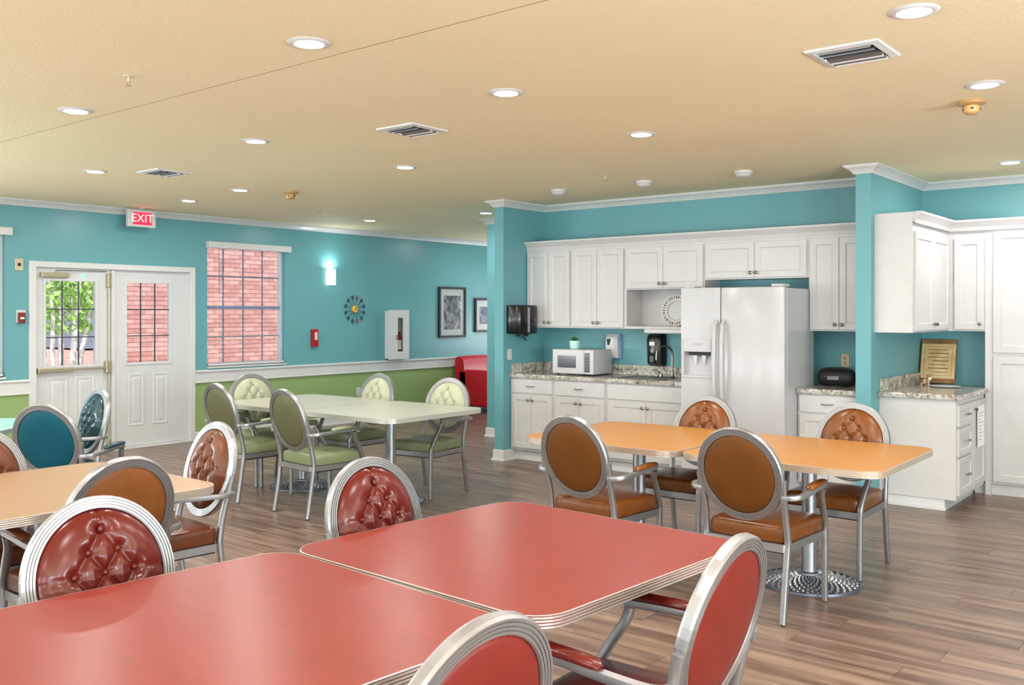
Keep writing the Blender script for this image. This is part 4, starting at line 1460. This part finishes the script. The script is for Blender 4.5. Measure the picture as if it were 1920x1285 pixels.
def table_meshes():
    d = {}
    th = 0.036
    rings = []
    h = TS / 2
    for z, ins in ((0.76 - th, 0.012), (0.76, 0.0035)):
        pass
    prof = [(0.724, 0.010), (0.724, 0.002)]
    zz = 0.725
    for k in range(4):
        prof += [(zz + 0.0005, 0.0), (zz + 0.0050, 0.0), (zz + 0.0056, 0.005), (zz + 0.0080, 0.005)]
        zz += 0.0085
    prof += [(0.7595, 0.0), (0.7608, 0.0015), (0.7608, 0.004)]
    for z, ins in prof:
        rings.append([(x, y, z) for x, y in rsq(h - ins, 0.115 - ins)])
    d['edge'] = MB().loft(rings, cap=False).mesh('edge_band', M['edge'])
    top = rsq(h - 0.004, 0.111)
    d['top'] = [(x, y) for x, y in top]
    # cast base with relief
    mb = MB()
    R1 = 0.285

    def zb(r):
        t_ = (r - 0.055) / (R1 - 0.055)
        return 0.046 * max(0, 1 - t_) ** 1.5 + 0.010
    prof = [(0.001, 0.0), (R1, 0.0), (R1, 0.008), (R1 - .004, 0.0135), (R1 - .014, 0.0135)]
    prof += [(R1 - .018 - (R1 - .073) * k / 14, zb(R1 - .018 - (R1 - .073) * k / 14) - 0.002) for k in range(15)]
    mb.lathe(prof, seg=72)
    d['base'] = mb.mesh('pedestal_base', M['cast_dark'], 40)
    mb = MB()
    for k in range(9):
        r = 0.078 + 0.0225 * k
        n_ = 30
        for j in range(n_):
            a_ = 2 * PI * (j + 0.5 * (k % 2)) / n_
            ca, sa = math.cos(a_), math.sin(a_)
            wd = 0.0085 * (0.45 + r / R1 * 1.6) * 0.75
            ln_ = 0.017

            def P(dr, dt, dz):
                rr_ = r + dr
                return ((rr_) * ca - dt * sa, rr_ * sa + dt * ca, zb(rr_) + dz)
            mb._add([P(-ln_, 0, -.003), P(0, -wd, -.003), P(ln_ * .9, 0, -.003), P(0, wd, -.003), P(0.001, 0, 0.0095)],
                    [(0, 1, 4), (1, 2, 4), (2, 3, 4), (3, 0, 4)])
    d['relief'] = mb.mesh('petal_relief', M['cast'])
    mb = MB()
    mb.lathe([(0.001, 0.03), (0.058, 0.03), (0.058, 0.062), (0.043, 0.07), (0.041, 0.09), (0.041, 0.70), (0.05, 0.702), (0.05, 0.712), (0.001, 0.712)], seg=28)
    d['pole'] = mb.mesh('pole', M['pole'], 40)
    mb = MB()
    mb.box(-0.26, 0.26, -0.025, 0.025, 0.706, 0.7225).box(-0.025, 0.025, -0.26, 0.26, 0.7055, 0.722)
    d['spider'] = mb.mesh('top_bracket', M['blackm'])
    return d


TM = table_meshes()
CORE = {k: None for k in T}


def table(kind, x, y, deg, lab, group):
    tb = thing('dining_table', lab, 'table', (x, y, 0), math.radians(deg), group)
    if CORE[kind] is None:
        CORE[kind] = MB().prism(TM['top'], 0.7245, 0.7604).mesh('table_top', T[kind])
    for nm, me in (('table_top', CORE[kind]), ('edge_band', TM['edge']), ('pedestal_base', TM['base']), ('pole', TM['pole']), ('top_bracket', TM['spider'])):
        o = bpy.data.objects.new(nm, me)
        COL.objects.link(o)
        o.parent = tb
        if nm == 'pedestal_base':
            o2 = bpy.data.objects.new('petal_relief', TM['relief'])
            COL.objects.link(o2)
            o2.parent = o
            o2['kind'] = 'stuff'
    return tb


table('red', -2.055, 1.373, -4.7, 'red-topped square table filling the lower left foreground', 'red laminate tables')
table('red', -1.975, 2.510, -3.4, 'red-topped square table behind the nearest red one, in the centre', 'red laminate tables')
table('orange', -2.055, 5.292, 1.2, 'orange-topped square table at right with its cast round base visible', 'orange laminate tables')
table('orange', -3.187, 5.292, 0.3, 'orange-topped square table joined on the left, in front of the sink cabinets', 'orange laminate tables')
table('green', -5.625, 5.411, 0.7, 'pale sage square table on the right of the green-chair pair', 'sage laminate tables')
table('green', -6.755, 5.405, 0.7, 'pale sage square table on the left of the green-chair pair', 'sage laminate tables')
table('peach', -4.31, 1.99, -1.0, 'peach-topped square table at the left edge behind the red leather chair', 'peach laminate tables')
table('teal', -7.21, 2.575, 38.8, 'aqua-topped table peeking in at the left edge behind the teal chair', 'aqua laminate tables')

# ------------------------------------------------------------------ armchairs (local: faces +Y)
EA, EB, ECZ = 0.237, 0.250, 0.732
TILT = math.radians(14)
EC = Vector((0, -0.281, ECZ))


def on_back(u, v, n=0.0):
    """u across, v up in the plane of the oval back, n forward of it"""
    up = Vector((0, -math.sin(TILT), math.cos(TILT)))
    fw = Vector((0, math.cos(TILT), math.sin(TILT)))
    return EC + Vector((u, 0, 0)) + up * v + fw * n


def chair_meshes():
    d = {}
    # fluted oval ring
    RW, RD = 0.040, 0.034
    sec = []   # (inward, forward)
    sec += [(0.0, -RD / 2 + .008), (0.0, RD / 2 - .008)]
    for k in range(4):
        a0 = 0.004 + k * 0.009
        sec += [(a0, RD / 2), (a0 + 0.0055, RD / 2), (a0 + 0.0065, RD / 2 - .004), (a0 + 0.008, RD / 2 - .004)]
    sec += [(RW, RD / 2 - .003), (RW, -RD / 2 + .003)]
    for k in reversed(range(4)):
        a0 = 0.004 + k * 0.009
        sec += [(a0 + 0.008, -RD / 2 + .004), (a0 + 0.0065, -RD / 2 + .004), (a0 + 0.0055, -RD / 2), (a0, -RD / 2)]
    rings = []
    N = 56
    for i in range(N):
        a = 2 * PI * i / N
        ring = []
        for (q, n) in sec:
            ring.append(on_back((EA - q) * math.cos(a), (EB - q) * math.sin(a), n))
        rings.append(ring)
    d['ring'] = MB().loft(rings, loop=True).mesh('back_frame', M['silver'])
    # tufted pad
    tuft = []
    sp = 0.092
    sv = 0.066
    for r_, cnt in ((2, 1), (1, 2), (0, 3), (-1, 2), (-2, 1)):
        for k in range(cnt):
            tuft.append(((k - (cnt - 1) / 2) * sp, r_ * sv + 0.012))
    segs = []
    for i, p in enumerate(tuft):
        for q in tuft[i + 1:]:
            if abs(abs(p[0] - q[0]) - sp * .5) < .01 and abs(abs(p[1] - q[1]) - sv) < .01:
                segs.append((p, q))
    top = max(tuft, key=lambda p: p[1])
    bot = min(tuft, key=lambda p: p[1])
    lf_ = min(tuft, key=lambda p: p[0])
    rt_ = max(tuft, key=lambda p: p[0])
    segs2 = [(top, (0, EB)), (bot, (0, -EB)), (lf_, (-EA, lf_[1] - .012)), (rt_, (EA, rt_[1] - .012))]

    def dseg(p, s):
        ax, ay = s[0]
        bx, by = s[1]
        dx, dy = bx - ax, by - ay
        t_ = max(0, min(1, ((p[0] - ax) * dx + (p[1] - ay) * dy) / (dx * dx + dy * dy)))
        return math.hypot(p[0] - ax - t_ * dx, p[1] - ay - t_ * dy)

    def hgt(u, v, rr_):
        h = 0.052 * (1 - rr_ ** 3.2) ** 0.6 if rr_ < 1 else 0
        m = 0
        for p in tuft:
            dd_ = math.hypot(u - p[0], v - p[1])
            m = max(m, 0.030 * math.exp(-(dd_ / 0.020) ** 1.4))
        for s in segs:
            dd_ = dseg((u, v), s)
            m = max(m, 0.020 * math.exp(-(dd_ / 0.011) ** 1.1))
        for s in segs2:
            dd_ = dseg((u, v), s)
            m = max(m, 0.010 * math.exp(-(dd_ / 0.007)))
        return max(0.0, h - m) + 0.004
    NRr, NS = 34, 96
    mb = MB()
    vs = [on_back(0, 0, hgt(0, 0, 0))]
    ia, ib = EA - RW + .002, EB - RW + .002
    for i in range(1, NRr + 1):
        r_ = i / NRr
        for j in range(NS):
            a = 2 * PI * j / NS
            u, v = ia * r_ * math.cos(a), ib * r_ * math.sin(a)
            vs.append(on_back(u, v, hgt(u, v, r_) if i < NRr else -0.002))
    fs = [(0, 1 + j, 1 + (j + 1) % NS) for j in range(NS)]
    for i in range(NRr - 1):
        for j in range(NS):
            a0 = 1 + i * NS
            fs.append((a0 + j, a0 + NS + j, a0 + NS + (j + 1) % NS, a0 + (j + 1) % NS))
    mb._add(vs, fs)
    d['pad'] = (mb, 180)
    d['buttons'] = []
    for p in tuft:
        c = on_back(p[0], p[1], hgt(p[0], p[1], 0.3) + 0.006)
        d['buttons'].append((MB().sphere(c, 0.0115, 12, 8), 180))
    # plain back panel
    mb = MB()
    rings = []
    for r_, n in ((1.0, 0.0), (0.985, -0.010), (0.93, -0.0155), (0.6, -0.019), (0.2, -0.02), (0.01, -0.02)):
        rings.append([on_back(ia * r_ * math.cos(2 * PI * j / 56), ib * r_ * math.sin(2 * PI * j / 56), n - 0.001) for j in range(56)])
    mb.loft(rings)
    d['panel'] = (mb, 180)
    # seat cushion
    rings = []
    base = rsq(0.5, 0.5 * .22, 6)
    for z, k in ((0.392, .955), (0.394, .985), (0.402, 1.0), (0.448, 1.0), (0.462, .985), (0.471, .95), (0.476, .86), (0.480, .6), (0.482, .25), (0.482, .01)):
        rings.append([(x * 0.462 * k * (1 - .04 * (y < 0)), 0.014 + y * 0.458 * k, z) for x, y in base])
    d['seat'] = (MB().loft(rings), 60)
    # seat rail ring
    rings = []
    for z, k in ((0.352, 0.0), (0.391, 0.0), (0.391, 0.024), (0.352, 0.024)):
        rings.append([(x * (0.468 - 2 * k) * (1 - .03 * (y < 0)), 0.005 + y * (0.478 - 2 * k), z) for x, y in rsq(0.5, 0.06, 4)])
    rings.append(rings[0])
    d['rail'] = MB().loft(rings, cap=False).mesh('seat_frame', M['silver'])
    d['under'] = MB().box(-0.2, 0.2, -0.2, 0.21, 0.338, 0.356).mesh('seat_underside', M['dark'])
    LS = [(-.0115, -.014), (.0115, -.014), (.014, -.0115), (.014, .0115), (.0115, .014), (-.0115, .014), (-.014, .0115), (-.014, -.0115)]
    d['legs'] = []
    d['arms'] = []
    d['armpads'] = []
    d['glides'] = []

    def crv(pts_, n=6):
        out = []
        P = [Vector(p) for p in pts_]
        for i in range(len(P) - 1):
            p0 = P[max(i - 1, 0)]
            p1, p2 = P[i], P[i + 1]
            p3 = P[min(i + 2, len(P) - 1)]
            for k in range(n):
                t_ = k / n
                out.append(0.5 * ((2 * p1) + (-p0 + p2) * t_ + (2 * p0 - 5 * p1 + 4 * p2 - p3) * t_ * t_ + (-p0 + 3 * p1 - 3 * p2 + p3) * t_ ** 3))
        out.append(P[-1])
        return out
    for s in (-1, 1):
        rear = crv([(s * .226, -.268, .006), (s * .224, -.235, .2), (s * .226, -.213, .36), (s * .226, -.212, .42), (s * .223, -.232, .53), (s * .226, -.258, .63), (s * .232, -.277, .72)], 4)
        d['legs'].append((MB().sweep(rear, LS, up=(1, 0, 0)).mesh('leg', M['silver'], 50)))
        front = crv([(s * .226, .252, .006), (s * .226, .25, .2), (s * .227, .248, .36), (s * .229, .243, .42), (s * .236, .205, .50), (s * .248, .155, .58), (s * .262, .138, .632)], 4)
        d['legs'].append((MB().sweep(front, LS, up=(1, 0, 0)).mesh('leg', M['silver'], 50)))
        for (yy_) in (-.268, .252):
            d['glides'].append(MB().lathe([(0.001, 0), (0.012, 0), (0.013, 0.007), (0.001, 0.007)], (s * .226, yy_, 0), seg=10).mesh('glide', M['blackm']))
        arm = crv([(s * .224, -.262, .632), (s * .268, -.258, .636), (s * .296, -.215, .64), (s * .293, -.12, .643), (s * .275, .02, .646), (s * .264, .13, .647), (s * .262, .155, .645)], 4)
        d['arms'].append(MB().sweep(arm, [(-.014, -.011), (.014, -.011), (.016, 0), (.014, .011), (-.014, .011), (-.016, 0)], up=(0, 0, 1)).mesh('arm', M['silver'], 50))
        padp = [Vector((s * .283, -.085, .657)), Vector((s * .281, -.07, .664)), Vector((s * .276, .0, .668)), Vector((s * .268, .09, .670)), Vector((s * .264, .14, .668)), Vector((s * .2635, .158, .660))]
        PS = [(-.024, -.008), (.024, -.008), (.027, 0.0), (.022, .010), (.008, .014), (-.008, .014), (-.022, .010), (-.027, 0.0)]
        d['armpads'].append((MB().sweep(padp, PS, up=(0, 0, 1), scales=[.5, .9, 1, 1, .9, .5]), 60))
    return d


CM = chair_meshes()
PROTO = {}


def chair_proto(kind, label, group):
    fr_m, bk_m = L[kind]
    seat_m = L_SEAT.get(kind, fr_m)
    ch = thing('dining_armchair', label, 'chair', (0, 0, 0), 0, group)

    def add(nm, me, par=None):
        o_ = bpy.data.objects.new(nm, me)
        COL.objects.link(o_)
        o_.parent = par or ch
        return o_

    def mk(pair, nm, mat):
        mb, sm = pair
        return mb.mesh(nm, mat, sm)
    add('back_frame', CM['ring'])
    pad = add('tufted_back', mk(CM['pad'], 'tufted_back', fr_m))
    for b_ in CM['buttons']:
        add('button', mk(b_, 'button', fr_m), pad)
    add('back_panel', mk(CM['panel'], 'back_panel', bk_m))
    add('seat', mk(CM['seat'], 'seat', seat_m))
    add('seat_frame', CM['rail'])
    add('seat_underside', CM['under'])
    legs = [add('leg', m_) for m_ in CM['legs']]
    gl = CM['glides']
    for i, m_ in enumerate(gl):
        add('glide', m_, legs[i])
    for i in range(2):
        a_ = add('arm', CM['arms'][i])
        add('arm_pad', mk(CM['armpads'][i], 'arm_pad', seat_m), a_)
    return ch


def put(kind, x, y, deg, label, group):
    if kind not in PROTO:
        PROTO[kind] = chair_proto(kind, label, group)
        index_children()
        c = PROTO[kind]
    else:
        c = copy_tree(PROTO[kind])
        c['label'] = label
        c['group'] = group
    c.location = (x, y, 0)
    c.rotation_euler = (0, 0, math.radians(deg))
    return c


G_ = 'oval-back armchairs around the orange tables'
put('orange', -2.085, 4.745, -2, 'caramel chair seen from behind at the nearer side of the right orange table', G_)
put('orange', -3.06, 4.68, -3, 'caramel chair seen from behind in front of the left orange table', G_)
put('orange', -3.05, 5.66, 180, 'tufted caramel chair facing us in front of the refrigerator', G_)
put('orange', -2.06, 5.745, 180, 'tufted caramel chair facing us before the right partition, at the orange table', G_)
G_ = 'oval-back armchairs around the sage tables'
put('green', -6.75, 4.85, -3, 'olive-backed green chair seen from behind, leftmost at the sage tables', G_)
put('green', -5.81, 4.82, -5, 'olive-backed green chair seen from behind, nearer the middle of the sage tables', G_)
put('green', -7.22, 5.36, -100, 'tufted pale green chair at the far left end of the sage tables', G_)
put('green', -6.63, 5.90, 180, 'tufted pale green chair behind the sage tables by the white outlet', G_)
put('green', -5.65, 5.87, 186, 'tufted pale green chair at right of the sage tables near the red armchair', G_)
G_ = 'oval-back armchairs around the red tables'
put('red', -2.54, 1.455, -94, 'tufted red leather chair in the lower left foreground', G_)
put('red', -2.47, 2.55, -92, 'tufted red leather chair behind the centre red table', G_)
put('red', -1.40, 2.26, 92, 'red chair seen from behind at the right of the centre red table', G_)
put('red', -1.49, 1.38, 88, 'red chair with back toward us cut off by the bottom edge', G_)
G_ = 'oval-back armchairs around the peach table'
put('brown', -3.90, 1.97, 90, 'tan-backed chair seen from behind, just above the red leather chair', G_)
put('brown', -4.36, 2.58, 175, 'tufted chestnut chair at the far corner of the peach table', G_)
put('brown', -4.72, 1.98, -90, 'tufted chestnut chair cut off by the left edge', G_)
put('brown', -4.15, 1.30, 0, 'dark-looking chair at lower left under the peach table, behind the red chair', G_)
G_ = 'oval-back armchairs around the aqua table'
put('teal', -6.25, 3.08, 30, 'teal-backed chair seen from behind at the aqua table', G_)
put('teal', -6.95, 3.28, 176, 'tufted dark teal chair in front of the white doors', G_)
